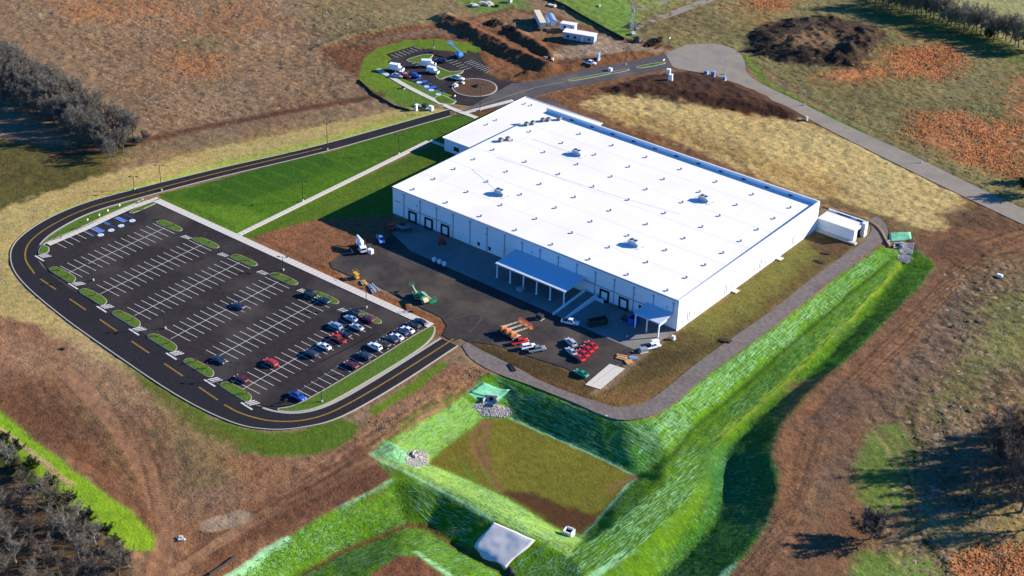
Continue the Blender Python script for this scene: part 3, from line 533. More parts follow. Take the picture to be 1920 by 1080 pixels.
hd = N.new('ShaderNodeHueSaturation'); hd.inputs['Value'].default_value = .5; LK(c, hd.inputs['Color'])
c = mix(hb, c, hsv.outputs[0]); c = mix(math_('MULTIPLY', hay, step(noise(.38, 6, (1.5, 1, R(25)), .78), .51, .62, .8)), c, hd.outputs[0])
# bunch grass turned orange
sp = step(math_('ADD', math_('ADD', noise(.33, 5, (1, 1.5, R(-30)), .7), math_('MULTIPLY', scrub, .55)), math_('MULTIPLY', noise(.06, 3), .55)), .98, 1.16, .92)
c = mix(math_('MULTIPLY', sp, step(scrub, 0.02, .12)), c, (.42, .16, .055))
# erosion mat: pale netting with grass growing through, in strips rolled down the slope
mp_ = step(math_('ADD', noise(1.0, 5, (.55, 2.2, R(35)), .75), math_('MULTIPLY', noise(.10, 3), .6)), .91, .98, .7)
c = mix(math_('MULTIPLY', mats, mp_), c, (.30, .52, .28))
mg = step(noise(1.2, 6, (1.8, .6, R(35)), .75), .52, .64, .5); c = mix(math_('MULTIPLY', mats, mg), c, (.018, .085, .012))
rows = math_('MULTIPLY', step(noise(1.5, 4, (.30, 2.2, R(0)), .6), .56, .66, .6), step(noise(.12, 4), .46, .60)); rows2 = math_('MULTIPLY', step(noise(1.5, 4, (2.2, .30, R(8)), .6), .57, .67, .5), step(noise(.10, 3), .50, .62))
c = mix(math_('MULTIPLY', mats, math_('MAXIMUM', rows, rows2)), c, (.38, .60, .36))
LK(c, bs.inputs['Base Color'])
bp = N.new('ShaderNodeBump'); bp.inputs['Strength'].default_value = .8; bp.inputs['Distance'].default_value = .45
LK(math_('MULTIPLY', math_('ADD', math_('MULTIPLY', noise(.9, 6, None, .65), .8), math_('MULTIPLY', n2, .5)), math_('ADD', grain, .15)), bp.inputs['Height']); LK(bp.outputs[0], bs.inputs['Normal'])
me.materials.append(gm)
far = MB(); B_ = 3500.0; a0, a1, b0, b1 = X0, gx[-1], Y0, gy[-1]
far.add([(-B_, -B_, -.02), (B_, -B_, -.02), (B_, B_, -.02), (-B_, B_, -.02), (a0, b0, -.02), (a1, b0, -.02), (a1, b1, -.02), (a0, b1, -.02)], [(0, 1, 5, 4), (1, 2, 6, 5), (2, 3, 7, 6), (3, 0, 4, 7)])
mk('far_field', (.17, .13, .085), .95, var=.35, scale=.02); struct(far.build('far_ground', 'far_field'))

# ================================================================ roads, car parks, markings
def sheet(name, poly, z, m):
    return struct(MB().sheet(poly, z).build(name, m))
Z_L, Z_R, Z_M = .020, .026, .034
sheet('loop_road', loop_o+loop_i[::-1], Z_R, 'asphalt_road'); sheet('parking_lot', lot, Z_L, 'asphalt_lot'); sheet('delivery_yard', yard, .016, 'asphalt_yard')
sheet('country_road', country, Z_L, 'old_road'); sheet('entry_road', entry, .030, 'grey_asphalt'); sheet('visitor_car_park', visitor, .022, 'asphalt_lot'); sheet('back_lane', back_lane, .014, 'grey_asphalt')
mk('gravel_track', (.175, .145, .125), .95, var=.25, scale=.7, bump=.5); add_stains(M['gravel_track'], (.12, .09, .07), .12, .5, .7, .6)
sheet('gravel_road', gravel_o+gravel_i[::-1], .012, 'gravel_track')
mb = MB(); strip(mb, top_road, 5, .02); struct(mb.build('lane', 'old_road'))
mb = MB(); strip(mb, GL((1190, 22), (1215, 14), (1290, -12)), 3, .02); struct(mb.build('footpath', 'old_road'))
mb = MB(); strip(mb, loop_o, .34, .14, .2); strip(mb, offset(loop_i[:32], 0), .22, .13, .2)
strip(mb, loop_i[62:], .7, .135, .2); struct(mb.build('kerb', 'kerb'))
mb = MB(); strip(mb, offset(loop_y, .14), .16, Z_M); strip(mb, offset(loop_y, -.14), .16, Z_M); strip(mb, offset(loop_y2, .14), .16, Z_M); strip(mb, offset(loop_y2, -.14), .16, Z_M)
for k in range(6):                                                           # broken double line down the long side
    xa = -54+k*16.6; xb = xa+9; f = lambda x: -105.6-(x+56)*.108
    for d in (-.15, .15): strip(mb, [(xa, f(xa)+d), (xb, f(xb)+d)], .15, Z_M)
struct(mb.build('yellow_line', 'line_yellow'))
mb = MB(); strip(mb, smooth_line(GL((1310, 108), (1366, 121), (1400, 148), (1500, 210), (1620, 262), (1760, 330), (1925, 408)), 4), .25, Z_M)
strip(mb, smooth_line(GL((850, 211), (900, 198), (1000, 166), (1060, 154)), 3), .25, .036); struct(mb.build('centre_line', mat('line_pale_yellow', (.36, .27, .13), .85, var=.3)))
# stalls
SP = [-50.5, -32.65, -14.7, 3.6, 21.4, 39.3]; YS = [(-98.2, -57.6), (-99.5, -57.6), (-101.2, -57.6), (-102.8, -58.2), (-103.4, -58.5), (-108.4, -58.8)]
mb = MB(); LW = .18
for x, (ya, yb) in zip(SP, YS):
    strip(mb, [(x, ya), (x, yb)], LW, Z_M)
    y = yb-.6
    while y > ya+1: strip(mb, [(x-5.4, y), (x-LW/2, y)], LW, Z_M); strip(mb, [(x+LW/2, y), (x+5.4, y)], LW, Z_M); y -= 2.74
y = -60.4-2.74*5.0
while y > -89: strip(mb, [(-69.0, y), (-64.0, y)], LW, Z_M); y -= 2.74
y = -51.0
while y > -103: strip(mb, [(51.2, y), (56.6, y)], LW, Z_M); y -= 2.74
struct(mb.build('stall_line', 'line_white'))
# reserved bays: blue hatched aisles and a pale disc with the wheelchair mark
bl = MB(); ds = MB(); wc = MB(); hw = MB()
def bay_mark(x, y, rz, s=1.0):
    n = 20; c_, s_ = math.cos(rz), math.sin(rz); T = lambda a, b: (x+(a*c_-b*s_)*s, y+(a*s_+b*c_)*s)
    ds.sheet([T(1.05*math.cos(2*math.pi*i/n), 1.05*math.sin(2*math.pi*i/n)) for i in range(n)], .038)
    for a, b in (((-.1, .62), (-.1, .0)), ((-.1, .0), (.42, .0)), ((.42, 0), (.6, -.5)), ((-.1, .36), (.3, .36))): strip(wc, [T(*a), T(*b)], .13*s, .042)
    strip(wc, [T(.1+.42*math.cos(t), -.22+.42*math.sin(t)) for t in np.linspace(1.9, 5.9, 12)], .12*s, .042)
    wc.sheet([T(-.1+.14*math.cos(t), .76+.14*math.sin(t)) for t in np.linspace(0, 5.7, 9)], .042)
def aisle(x0, x1, y0, y1, diag=4):
    bl.sheet([(x0, y0), (x1, y0), (x1, y1), (x0, y1)], Z_M)
    for k in range(diag): a = x0+(x1-x0)*(k+.2)/diag; strip(hw, [(a, y0+.1), (min(a+1.0, x1-.05), y1-.1)], .12, .038)
for yy in (-72.9, -63.4): aisle(-68.6, -63.8, yy-.9, yy+.9)
for yy in (-76.2, -68.2, -60.1): bl.sheet([(-68.8, yy-.08), (-68.8, yy+.08), (-63.6, yy+.08), (-63.6, yy-.08)], Z_M)
for yy in (-68.2,): bl.sheet([(-68.6, yy-.6), (-66.2, yy-.6), (-66.2, yy+.6), (-68.6, yy+.6)], .031)
for yy in (-74.8, -70.4, -66.2, -61.4): bay_mark(-62.6, yy, R(-90))
va, vb = Vector((*G(772, 152), 0)), Vector((*G(815, 178), 0)); vd = (vb-va).normalized(); vn = Vector((-vd.y, vd.x, 0)); vn = vn if vn.dot(Vector((1, 1, 0))) > 0 else -vn
for k in range(6):
    p = va+vd*(k*(vb-va).length/5); q = p+vn*5.2
    strip(bl, [tuple(p)[:2], tuple(q)[:2]], .5 if k in (0, 5) else 1.9 if k % 2 else .5, .036)
for px, py in ((786, 155), (800, 163), (809, 169), (822, 177)): bay_mark(*G(px, py), R(20), 1.0)
struct(bl.build('blue_bay_marking', 'line_blue')); struct(ds.build('bay_disc_marking', mat('pale_blue_paint', (.62, .70, .80), .7))); struct(wc.build('wheelchair_marking', 'line_blue')); struct(hw.build('hatch_marking', 'line_white'))
# visitor stalls
mb = MB()
def ticks(a, b, n, depth, z=.034):
    a, b = Vector(a), Vector(b); d = (b-a)/n; nn = Vector((-d.y, d.x)).normalized()*depth
    for k in range(n+1): p = a+d*k; strip(mb, [tuple(p), tuple(p+nn)], .17, z)
ticks(G(776, 88), G(733, 103), 6, 4.8); ticks(G(872, 118), G(912, 136), 8, 4.2); ticks(G(872, 118), G(912, 136), 8, -.4); ticks(G(830, 113), G(868, 132), 6, 4.4); ticks(G(766, 117), G(784, 128), 3, 4.5); ticks(G(728, 128), G(772, 152), 6, 4.6)
struct(mb.build('visitor_stall_line', 'line_white'))
# white hatching beside the islands
mb = MB()
for cx_, cy_ in ((-39.9, -57.6), (-22.0, -57.8), (-4.0, -57.6), (13.9, -57.4), (31.6, -57.6)):
    for k in range(4): strip(mb, [(cx_-2.0+k*.9, cy_-.9+.5*k*.3), (cx_-1.4+k*.9, cy_+1.2)], .42, .036)
for cx_, cy_ in ((-43.2, -100.2), (-25.6, -103.4), (-8.0, -105.6), (10.5, -107.3), (29.4, -109.6), (45.8, -110.8), (-65.4, -96.0)):
    for k in range(3): strip(mb, [(cx_-1.2+k*.95, cy_-1.0), (cx_+.2+k*.95, cy_+1.7)], .5, .036)
    strip(mb, [(cx_-2.0, cy_-1.6), (cx_+3.0, cy_-2.0)], .55, .036)
struct(mb.build('white_hatching', 'line_white'))
# dark streaks and sealed cracks on the asphalt
mk('dark_streak', (.016, .015, .015), .9, var=.3); mb = MB()
for px in ([(478, 765), (505, 762), (530, 752)], [(600, 680), (640, 660), (700, 628)], [(360, 420), (385, 418)]): strip(mb, smooth_line(GL(*px), 4), .5, .030)
struct(mb.build('dark_streak', 'dark_streak'))
mk('crack_seal', (.085, .078, .07), .9, var=.3); mb = MB()
for px in ([(560, 735), (620, 697), (690, 650), (730, 622)], [(840, 600), (900, 590), (960, 615)], [(880, 625), (900, 602), (905, 580)]): strip(mb, smooth_line(GL(*px), 5), .35, .031)
struct(mb.build('crack_seal', 'crack_seal'))
# pavements (slabs with joints)
def walk(name, pts, w, m='concrete', z=.15, joint=1.7):
    mb = MB(); strip(mb, pts, w, z, .2); o = struct(mb.build(name, m)); jb = MB(); L = 0
    P = [Vector(p[:2]) for p in pts]
    for a, b in zip(P[:-1], P[1:]):
        l = (b-a).length; d = (b-a)/l; n_ = Vector((-d.y, d.x)); t = joint-(L % joint)
        while t < l: c_ = a+d*t; strip(jb, [tuple(c_-n_*w*.49), tuple(c_+n_*w*.49)], .16, z+.004); t += joint
        L += l
    if jb.v: struct(jb.build('pavement_joint', 'joint'))
    return o
mk('joint', (.36, .32, .26), .9, var=.1)
walk('pavement', [(-68.2, -46.2), (57.2, -46.6)], 2.9)
walk('pavement', [(-70.3, -90.2), (-69.9, -75.5), (-70.4, -64), (-70.4, -56), (-69.2, -48.5), (-68.6, -44.8)], 2.0)
walk('pavement', [(-28.6, -44.7), (-28.8, 20), (-29.0, 52)], 1.9, joint=1.9); walk('pavement', [(-28.8, 53), (-20.4, 53)], 1.6)
walk('pavement', smooth_line(GL((708, 130), (740, 149), (770, 166), (806, 184)), 3), 2.3); walk('pavement', smooth_line(GL((806, 184), (845, 203), (893, 221)), 3), 2.2, z=.16, joint=60)
walk('pavement', smooth_line(GL((872, 212), (920, 200), (962, 189)), 3), 2.0, joint=3)
# kerbed grass islands
def island(name, poly, g='grass_island', kz=.14, k=.2):
    P = smooth_line(poly, 4, True); struct(MB().prism(P, -.1, kz).build(name+'_kerb', 'kerb')); c_ = np.mean(np.array(P), 0)
    n = len(P); ar = sum(P[i][0]*P[(i+1) % n][1]-P[(i+1) % n][0]*P[i][1] for i in range(n)); I = offset(P+[P[0], P[1]], k if ar > 0 else -k)[1:-1]; I = I[:n]
    mb = MB(); mb.prism(I, 0, kz+.06); return struct(mb.build(name, g))
for x in SP:
    island('grass_island', [(x-5.4, -56.6), (x-4.6, -54.4), (x, -53.9), (x+4.4, -54.2), (x+5.6, -55.4), (x+4.4, -56.9), (x, -57.2), (x-4.4, -57.3)])
for (x, y) in ((-51.0, -99.3), (-32.9, -101.8), (-15.0, -103.7), (3.4, -105.5), (21.6, -107.7), (38.8, -109.3)):
    island('grass_island', [(x-6.2, y-.4), (x-5.4, y+1.5), (x, y+1.9), (x+4.6, y+1.2), (x+6.4, y-.9), (x+5.2, y-2.0), (x, y-1.7), (x-5.0, y-1.3)])
island('grass_verge', [(57.3, -47.8), (57.2, -70), (57.0, -90), (56.2, -103), (53.8, -107.6), (55.6, -108.2), (60.2, -104), (62.9, -95.5), (63.7, -77), (63.5, -58), (61, -49)], k=.45)
island('grass_verge', [(-77, -67), (-75.9, -80), (-72.7, -90), (-67.5, -96.2), (-66.0, -93.6), (-68.4, -91.2), (-71.5, -90.2), (-71.4, -76), (-71.9, -64), (-71.7, -52), (-72.8, -49)], k=.3)
island('grass_verge', [(-68.4, -57.4), (-68.2, -48.6), (-66.4, -47.9), (-66.2, -52), (-66.6, -57.8)], k=.3)
island('grass_median', GL((1068, 150), (1110, 142), (1144, 136), (1146, 139), (1108, 147), (1070, 153)), k=.4)
island('grass_median', GL((1196, 125), (1242, 117), (1244, 121), (1200, 129)), k=.4)
island('soil_median', GL((1148, 136), (1176, 130), (1178, 133), (1150, 139)), 'soil', k=.4)
island('round_island', [(lambda c: (c[0]+9.2*math.cos(t), c[1]+9.2*math.sin(t)))(G(890, 165)) for t in np.linspace(0, 2*math.pi, 17)[:-1]], 'soil', k=.6)
island('grass_island', GL((762, 114), (790, 104), (812, 103), (808, 110), (800, 116), (790, 120)), k=.5)
island('grass_island', GL((808, 121), (826, 128), (846, 135), (868, 133), (864, 139), (840, 145), (824, 150), (815, 140)), k=.5)
island('grass_island', GL((814, 184), (830, 179), (850, 188), (856, 191), (846, 196), (824, 194)), k=.5)
# ================================================================ warehouse (its south corner is the origin)
def onplane(px, py, ax, v):
    d = ray(px, py); t = (v-CAM[ax])/d[ax]; return CAM+t*d
LX, WY_, ZR0, ZR1, ZP = 116.0, 87.0, 10.62, 9.45, 10.82
zr = lambda y: ZR0+(ZR1-ZR0)*y/WY_
wh = empty('warehouse', (58, 43, 0), 0, 'huge white flat roofed warehouse with loading docks along its shaded front', 'warehouse')
def wpart(mb, name, m, par=None, **k):
    o = mb.build(name, m, par or wh, **k)
    if par is None or par == wh: o.location = (-58, -43, 0)
    return o
mb = MB()
mb.add([(0, 0, -.3), (LX, 0, -.3), (LX, WY_, -.3), (0, WY_, -.3), (0, 0, ZR0-.02), (LX, 0, ZP), (LX, WY_, ZP), (0, WY_, ZP), (0, WY_-.6, zr(WY_)-.02)],
       [(0, 1, 5, 4), (1, 2, 6, 5), (2, 3, 7, 6), (3, 0, 4, 8, 7)])
wpart(mb, 'wall', 'wall_white')
mb = MB(); mb.add([(-.12, -.22, ZR0), (10.4, -.22, ZR0), (LX-.4, -.22, ZR0), (-.12, WY_-.4, zr(WY_)), (10.4, WY_-.4, zr(WY_)), (LX-.4, WY_-.4, zr(WY_))], [(0, 1, 4, 3), (1, 2, 5, 4)])
mb.mi = [1, 0]; mk('roof_cream', (.82, .785, .70), .65, var=.02, scale=.1); add_stains(M['roof_cream'], (.72, .60, .42), .09, .5, .72, .5)
wpart(mb, 'roof', ['roof_white', 'roof_cream'])
mb = MB()                                                                      # parapets with a metal cap on the east and north sides
mb.add([(LX-.4, -.1, ZR0-.1), (LX-.4, WY_-.4, ZR1-.1), (LX-.4, WY_-.4, ZP), (LX-.4, -.1, ZP), (LX+.06, -.1, ZP), (LX+.06, WY_+.06, ZP), (-.06, WY_+.06, ZP), (-.06, WY_-.4, ZP), (-.06, WY_-.4, ZR1-.1)],
       [(0, 1, 2, 3), (3, 2, 5, 4), (2, 7, 6, 5), (1, 8, 7, 2)])
wpart(mb, 'parapet', 'wall_white')
mb = MB(); mb.box((LX/2-.2, -.12, ZR0-.14), (LX+.2, .26, .24)); wpart(mb, 'gutter', 'galv'); 
mb = MB(); mb.box((LX/2, -.05, .12), (LX, .10, .75)); wpart(mb, 'wall_base', 'concrete_apron')
for k in range(16):                                                            # downpipes with collector heads
    x = 5.1+7.27*k
    z0 = 5.9 if 53 < x < 81 else (5.4 if 104.5 < x < 114.6 else .4)
    mb = MB(); mb.box((x, -.11, (9.0+z0)/2), (.26, .18, 9.0-z0)); mb.box((x, -.18, 9.15), (.62, .34, .5)); wpart(mb, 'downpipe', 'galv')
for x in (9.1, 16.3, 23.5, 88.9, 96.2):
    mb = MB(); mb.box((x, -.22, 3.85), (3.5, .42, .55)); mb.box((x-1.5, -.22, 2.1), (.5, .42, 3.0)); mb.box((x+1.5, -.22, 2.1), (.5, .42, 3.0)); mb.box((x, -.22, .45), (3.5, .4, .4))
    d = wpart(mb, 'dock_door', 'black'); mb = MB(); mb.box((x, -.05, 2.1), (2.5, .06, 2.95))
    for z in (1.2, 2.0, 2.8): mb.box((x, -.09, z), (2.4, .03, .05))
    mb.build('door_panel', 'wall_white', d); MB().box((x-1.2, -.5, .3), (.25, .2, .5)).build('bumper', 'rubber', d); MB().box((x+1.2, -.5, .3), (.25, .2, .5)).build('bumper', 'rubber', d)
for a, b in ((6.6, 26.2), (80.6, 103.5)): wpart(MB().box(((a+b)/2, -.14, 4.75), (b-a, .24, .26)), 'pipe', 'galv')
for x, z, w in ((38.0, 2.1, .95), (42.6, 2.0, .95), (102.3, 3.2, .9)): wpart(MB().box((x, -.06, z), (w, .14, w*1.1)).box((x, -.14, z+w*.6), (w*1.2, .3, .1)), 'wall_louvre', 'black')
wpart(MB().box((2.2, -.05, 5.6), (2.0, .06, .42)), 'wall_plate', 'galv')
for x in (11, 41, 60, 100, 112): wpart(MB().box((x, -.15, 7.0), (.5, .3, .35)), 'wall_lamp', 'galv')
for y in (3, 10, 13.5, 17, 20.5, 24.2, 31.4, 35, 38.6, 42.2, 45.7, 52.8, 56.5, 60.2, 63.6, 67.2, 74.2, 78.0):
    wpart(MB().box((LX+.03, y, 1.9), (.08, .46, 1.0)), 'window', mat('east_window', (.30, .36, .42), .3) if 'east_window' not in bpy.data.materials else bpy.data.materials['east_window'])
for y in (6.3, 28.0, 49.4, 70.8):
    for dy in (-.5, .5): wpart(MB().box((LX+.04, y+dy, 2.5), (.1, .36, 3.3)), 'wall_vent', bpy.data.materials['east_window'])
for y in (32.6, 60.6): wpart(MB().box((LX+.04, y, 1.15), (.1, 1.0, 2.1)), 'side_door', 'steel_blue'); struct(MB().box((LX+1.1, y, .12), (1.8, 2.2, .2)).build('door_step', 'concrete'))
hv = [(31.4, 63.5), (30.7, 20.1), (85.0, 63.1), (85.3, 20.6)]
for gxv in range(8):
    for gyv in range(8):
        x = 7.1+14.68*gxv; y = 3.0+10.75*gyv
        if gxv == 0 and gyv == 7: continue
        mb = MB(); mb.tube((x, y, zr(y)-.02), (x, y, zr(y)+.45), .34, .34, 8); mb.tube((x, y, zr(y)+.45), (x, y, zr(y)+.75), .55, .12, 8); wpart(mb, 'roof_vent', 'galv')
for x, y in hv:
    z = zr(y); mb = MB(); mb.box((x, y, z+.15), (4.0, 2.6, .3)); mb.box((x-.3, y, z+1.0), (3.0, 2.2, 1.4))
    u = wpart(mb, 'rooftop_unit', 'unit_grey'); MB().prism([(x+1.22, y-1.0), (x+2.1, y-1.0), (x+2.1, y+1.0), (x+1.22, y+1.0)], z+.5, lambda a, b: z+1.5 if a < x+1.5 else z+1.0).build('hood', 'unit_grey', u)
    MB().tube((x-.9, y, z+1.7), (x-.9, y, z+1.82), .6, .6, 12).build('fan', 'dark_steel', u); MB().tube((x+.5, y, z+1.7), (x+.5, y, z+1.82), .5, .5, 12).build('fan', 'dark_steel', u)
    for a, b in ((3.2, .6), (2.9, -1.4), (-2.9, 1.0)): wpart(MB().tube((x+a, y+b, z-.02), (x+a, y+b, z+.6), .14, .14, 8), 'vent_pipe', 'pipe_concrete')
for x, y in ((4.2, 53.6), (5.4, 56.2), (2.4, 71.2), (3.4, 73.6), (4.6, 78.2), (5.8, 80.0), (8.3, 83.4)):
    z = zr(y); u = wpart(MB().box((x, y, z+.65), (1.4, 1.5, 1.1), rz=.1), 'condenser', 'paint_grey'); MB().tube((x, y, z+1.2), (x, y, z+1.3), .5, .5, 10).build('fan', 'dark_steel', u)
mb = MB()
for a, b in (((10.6, 0), (10.6, 86)), ((10.6, 42), (62, 45.6)), ((62, 45.6), (85, 49.0)), ((85, 23), (85, 61)), ((10.6, 63), (29, 63.3)), ((10.6, 29), (29, 21))):
    a, b = Vector((*a, zr(a[1])+.05)), Vector((*b, zr(b[1])+.05)); mb.tube(a, b, .035, .035, 4)
wpart(mb, 'gas_pipe', mat('pipe_pale', (.82, .82, .80), .6))
for k in range(11): x = 12+k*9.3; wpart(MB().box((x, WY_-.5, ZR1+.12), (1.6, .25, .26)).box((x, WY_-.85, ZR1+.06), (.7, .5, .12)), 'roof_drain', 'black')
mb = MB()
for k in range(1, 13): strip(mb, [(k*8.95, 0), (k*8.95, WY_-.5)], .14, ZR0+.012, None, lambda a, b: (ZR1-ZR0)*b/WY_)
for y in (14.5, 29, 43.5, 58, 72.5): strip(mb, [(.2, y), (LX-.5, y)], .14, ZR0+.016, None, lambda a, b: (ZR1-ZR0)*b/WY_)
wpart(mb, 'roof_seam', mat('roof_seam', (.735, .69, .625), .7))
# loading canopy on six posts
cz = lambda y: 5.95+y*.055
cp = wpart(MB().add([(53.6, -.02, 5.95), (81.4, -.02, 5.95), (81.4, -10.9, 5.35), (53.6, -10.9, 5.35), (53.6, -.02, 5.55), (81.4, -.02, 5.55), (81.4, -10.9, 4.95), (53.6, -10.9, 4.95)],
       [(0, 3, 2, 1), (4, 5, 6, 7), (3, 7, 6, 2), (2, 6, 5, 1), (0, 4, 7, 3)]), 'loading_canopy', 'steel_blue')
for k in range(6): x = 54.2+k*5.32; MB().box((x, -10.5, 2.5), (.36, .36, 5.0)).box((x, -10.5, .1), (.7, .7, .25)).build('post', 'wall_white', cp)
mb = MB()
for k in range(6): x = 54.2+k*5.32; mb.box((x, -5.4, 5.0), (.2, 10.2, .35))
mb.build('beam', 'galv', cp)
sc2 = wpart(MB().add([(104.6, -.02, 5.9), (114.3, -.02, 5.9), (114.3, -7.0, 5.15), (104.6, -7.0, 5.15), (104.6, -.02, 5.55), (114.3, -.02, 5.55), (114.3, -7.0, 4.8), (104.6, -7.0, 4.8)],
       [(0, 3, 2, 1), (4, 5, 6, 7), (3, 7, 6, 2), (2, 6, 5, 1), (0, 4, 7, 3)]), 'side_canopy', 'steel_blue')
for x in (105.2, 109.4, 113.7): MB().box((x, -6.7, 2.4), (.34, .34, 4.8)).add([(x-.15, -6.6, 4.8), (x-.15, -4.6, 4.95), (x-.15, -6.6, 3.6), (x+.15, -6.6, 4.8), (x+.15, -4.6, 4.95), (x+.15, -6.6, 3.6)], [(0, 1, 2), (3, 5, 4), (1, 4, 5, 2), (0, 2, 5, 3)]).build('post', 'wall_white', sc2)
MB().box((113.7, -3.6, 4.3), (.12, 6.0, .9)).build('fascia', 'wall_white', sc2)
# ramp with two white side walls
rp = empty('loading_ramp', (84, -8, 0), 0, 'concrete vehicle ramp with two pale side walls beside the large canopy', 'ramp')
def off(o, c): o.location = (-c[0], -c[1], -c[2]); return o
off(MB().add([(82, -16.8, .06), (86, -16.8, .06), (86, -.3, 1.15), (82, -.3, 1.15), (82, -.3, 0), (86, -.3, 0), (82, -16.8, -.1), (86, -16.8, -.1)], [(0, 1, 2, 3), (0, 3, 4, 6), (1, 7, 5, 2), (3, 2, 5, 4)]).build('deck', 'concrete_apron', rp), (84, -8, 0))
for x in (81.75, 86.25): off(MB().prism([(x-.2, -17.2), (x+.2, -17.2), (x+.2, -.3), (x-.2, -.3)], -.1, lambda a, b: .75+(b+17.2)*.075).build('side_wall', 'wall_white', rp), (84, -8, 0))
off(MB().box((88.0, -1.4, .75), (3.2, .3, 1.3)).build('end_wall', 'wall_white', rp), (84, -8, 0))
# concrete apron, dock pit
struct(MB().sheet([(8.2, -.1), (115.9, -.1), (115.9, -2), (114.6, -17), (105, -17.2), (22, -15.6), (9, -10.6)], .030).build('concrete_apron', 'concrete_apron'))
mb = MB()
for k in range(18): x = 12+k*6; (strip(mb, [(x, -.3), (x, -15.4 if x > 21 else -11)], .1, .035) if not 81 < x < 87 else None)
strip(mb, [(10, -7.5), (81, -7.8)], .1, .035); strip(mb, [(87, -8), (115, -8)], .1, .035); struct(mb.build('apron_joint', mat('apron_joint', (.24, .23, .22), .9)))
struct(MB().sheet(GL((1097, 722), (1143, 683), (1172, 692), (1126, 731)), .036).build('concrete_pad', 'concrete'))
mb = MB(); a, b = GL((1121, 702)), GL((1145, 711)); strip(mb, GL((1112, 720), (1160, 684)), .14, .041); struct(mb.build('pad_joint', 'joint'))
# office wing
of = empty('office_wing', (-10, 75, 0), 0, 'low white office wing wrapped round the far corner of the warehouse', 'office')
oc = (-10, 75, 0); OP = [(-19.8, 50.5), (-.05, 50.5), (-.05, 87.08), (16.2, 87.08), (16.2, 99.5), (-19.8, 99.5)]
mb = MB(); mb.prism(OP, -.2, 4.75); off(mb.build('wall', 'wall_white', of), oc)
mb = MB(); mb.prism([(-20.3, 50.1), (-.05, 50.1), (-.05, 87.08), (16.6, 87.08), (16.6, 99.9), (-20.3, 99.9)], 4.75, 5.05); off(mb.build('roof', 'roof_white', of), oc)
mb = MB(); 
for (x0, y0, x1, y1) in ((-20.4, 50.0, -20.2, 100.0), (-20.2, 99.8, 16.7, 100.0)): mb.box(((x0+x1)/2, (y0+y1)/2, 5.0), (x1-x0, y1-y0, .4))
off(mb.build('coping', 'wall_white', of), oc)
for y in (56, 62, 68, 84, 90, 95): off(MB().box((-19.82, y, 2.2), (.12, 3.2, 1.7)).build('window', 'glass', of), oc)
off(MB().box((-6.5, 50.45, 1.6), (3.2, .16, 3.0)).build('garage_door', 'black', of), oc); off(MB().box((-14, 50.45, 2.0), (2.4, .14, 1.6)).build('window', 'glass', of), oc)
p = onplane(897, 221, 0, -21.5); off(MB().box((-21.4, p[1], 3.3), (2.6, 4.6, .35)).box((-22.5, p[1]-2, 1.6), (.2, .2, 3.2)).box((-22.5, p[1]+2, 1.6), (.2, .2, 3.2)).build('entrance_canopy', 'paint_royal_blue', of), oc)
for px, py in ((997, 198), (931, 226), (914, 234), (985, 195)): q = at(px, py, 5.1); off(MB().tube((q[0], q[1], 5.0), (q[0], q[1], 5.5), .3, .3, 8).tube((q[0], q[1], 5.5), (q[0], q[1], 5.75), .5, .1, 8).build('roof_vent', 'galv', of), oc)
# dock shelter at the north-east corner
ds_ = empty('dock_shelter', (123, 91, 0), 0, 'low white dock shelter with an open end at the right end of the warehouse', 'outbuilding'); dc = (123, 91, 0)
off(MB().prism([(LX+.03, 87.2), (130, 87.2), (130, 87.6), (LX+.03, 87.6)], -.2, 4.3).prism([(LX+.08, 94.6), (131, 94.6), (131, 95.0), (LX+.08, 95.0)], -.2, 5.0).prism([(129.6, 87.62), (130, 87.62), (130, 89.4), (129.6, 89.4)], -.2, 4.3).prism([(129.6, 89.42), (130, 89.42), (130, 92.9), (129.6, 92.9)], 3.6, 4.3).prism([(129.6, 92.92), (131, 92.92), (131, 94.58), (129.6, 94.58)], -.2, 4.9).build('wall', 'wall_white', ds_), dc)
off(MB().prism([(LX+.05, 87.0), (129.9, 87.0), (129.9, 94.58), (LX+.05, 94.58)], 4.31, 4.45).build('roof', 'roof_white', ds_), dc)
off(MB().box((122, 94.3, 4.6), (5, .3, .2)).box((128, 94.3, 4.6), (2, .3, .2)).build('roof_drain', 'black', ds_), dc)
off(MB().prism([(LX+.1, 85.7), (131.5, 85.7), (131.5, 87.18), (LX+.1, 87.18)], -.1, .5).build('plinth', 'concrete', ds_), dc)
off(MB().box((129.2, 91.2, 1.7), (.3, 3.2, 3.4)).build('opening', 'black', ds_), dc)
# ================================================================ vehicles
MC = {}
def inst(key, name, make, m, parent, override=None):
    """one mesh per shape; the paint sits on the object"""
    if key not in MC: o = make().build(name, m, parent, smooth=False); MC[key] = o.data
    else: o = bpy.data.objects.new(name, MC[key]); COL.objects.link(o); o.parent = parent
    if override: o.material_slots[0].link = 'OBJECT'; o.material_slots[0].material = M[override]
    return o
def loft(sections):
    """sections: list of (x, [(y,z)...] closed ring)"""
    mb = MB(); n = len(sections[0][1]); vs = [(x, y, z) for x, ring in sections for y, z in ring]; fs = []
    for s in range(len(sections)-1): fs += [(s*n+i, s*n+(i+1) % n, (s+1)*n+(i+1) % n, (s+1)*n+i) for i in range(n)]
    fs += [tuple(range(n-1, -1, -1)), tuple((len(sections)-1)*n+i for i in range(n))]; mb.add(vs, [f[::-1] for f in fs]); return mb
def ring(w, zb, zt, t=.86, sh=.62):
    zs = zb+(zt-zb)*sh; return [(-w*.94, zb), (-w, zb+(zs-zb)*.5), (-w, zs), (-w*t, zt), (w*t, zt), (w, zs), (w, zb+(zs-zb)*.5), (w*.94, zb)]
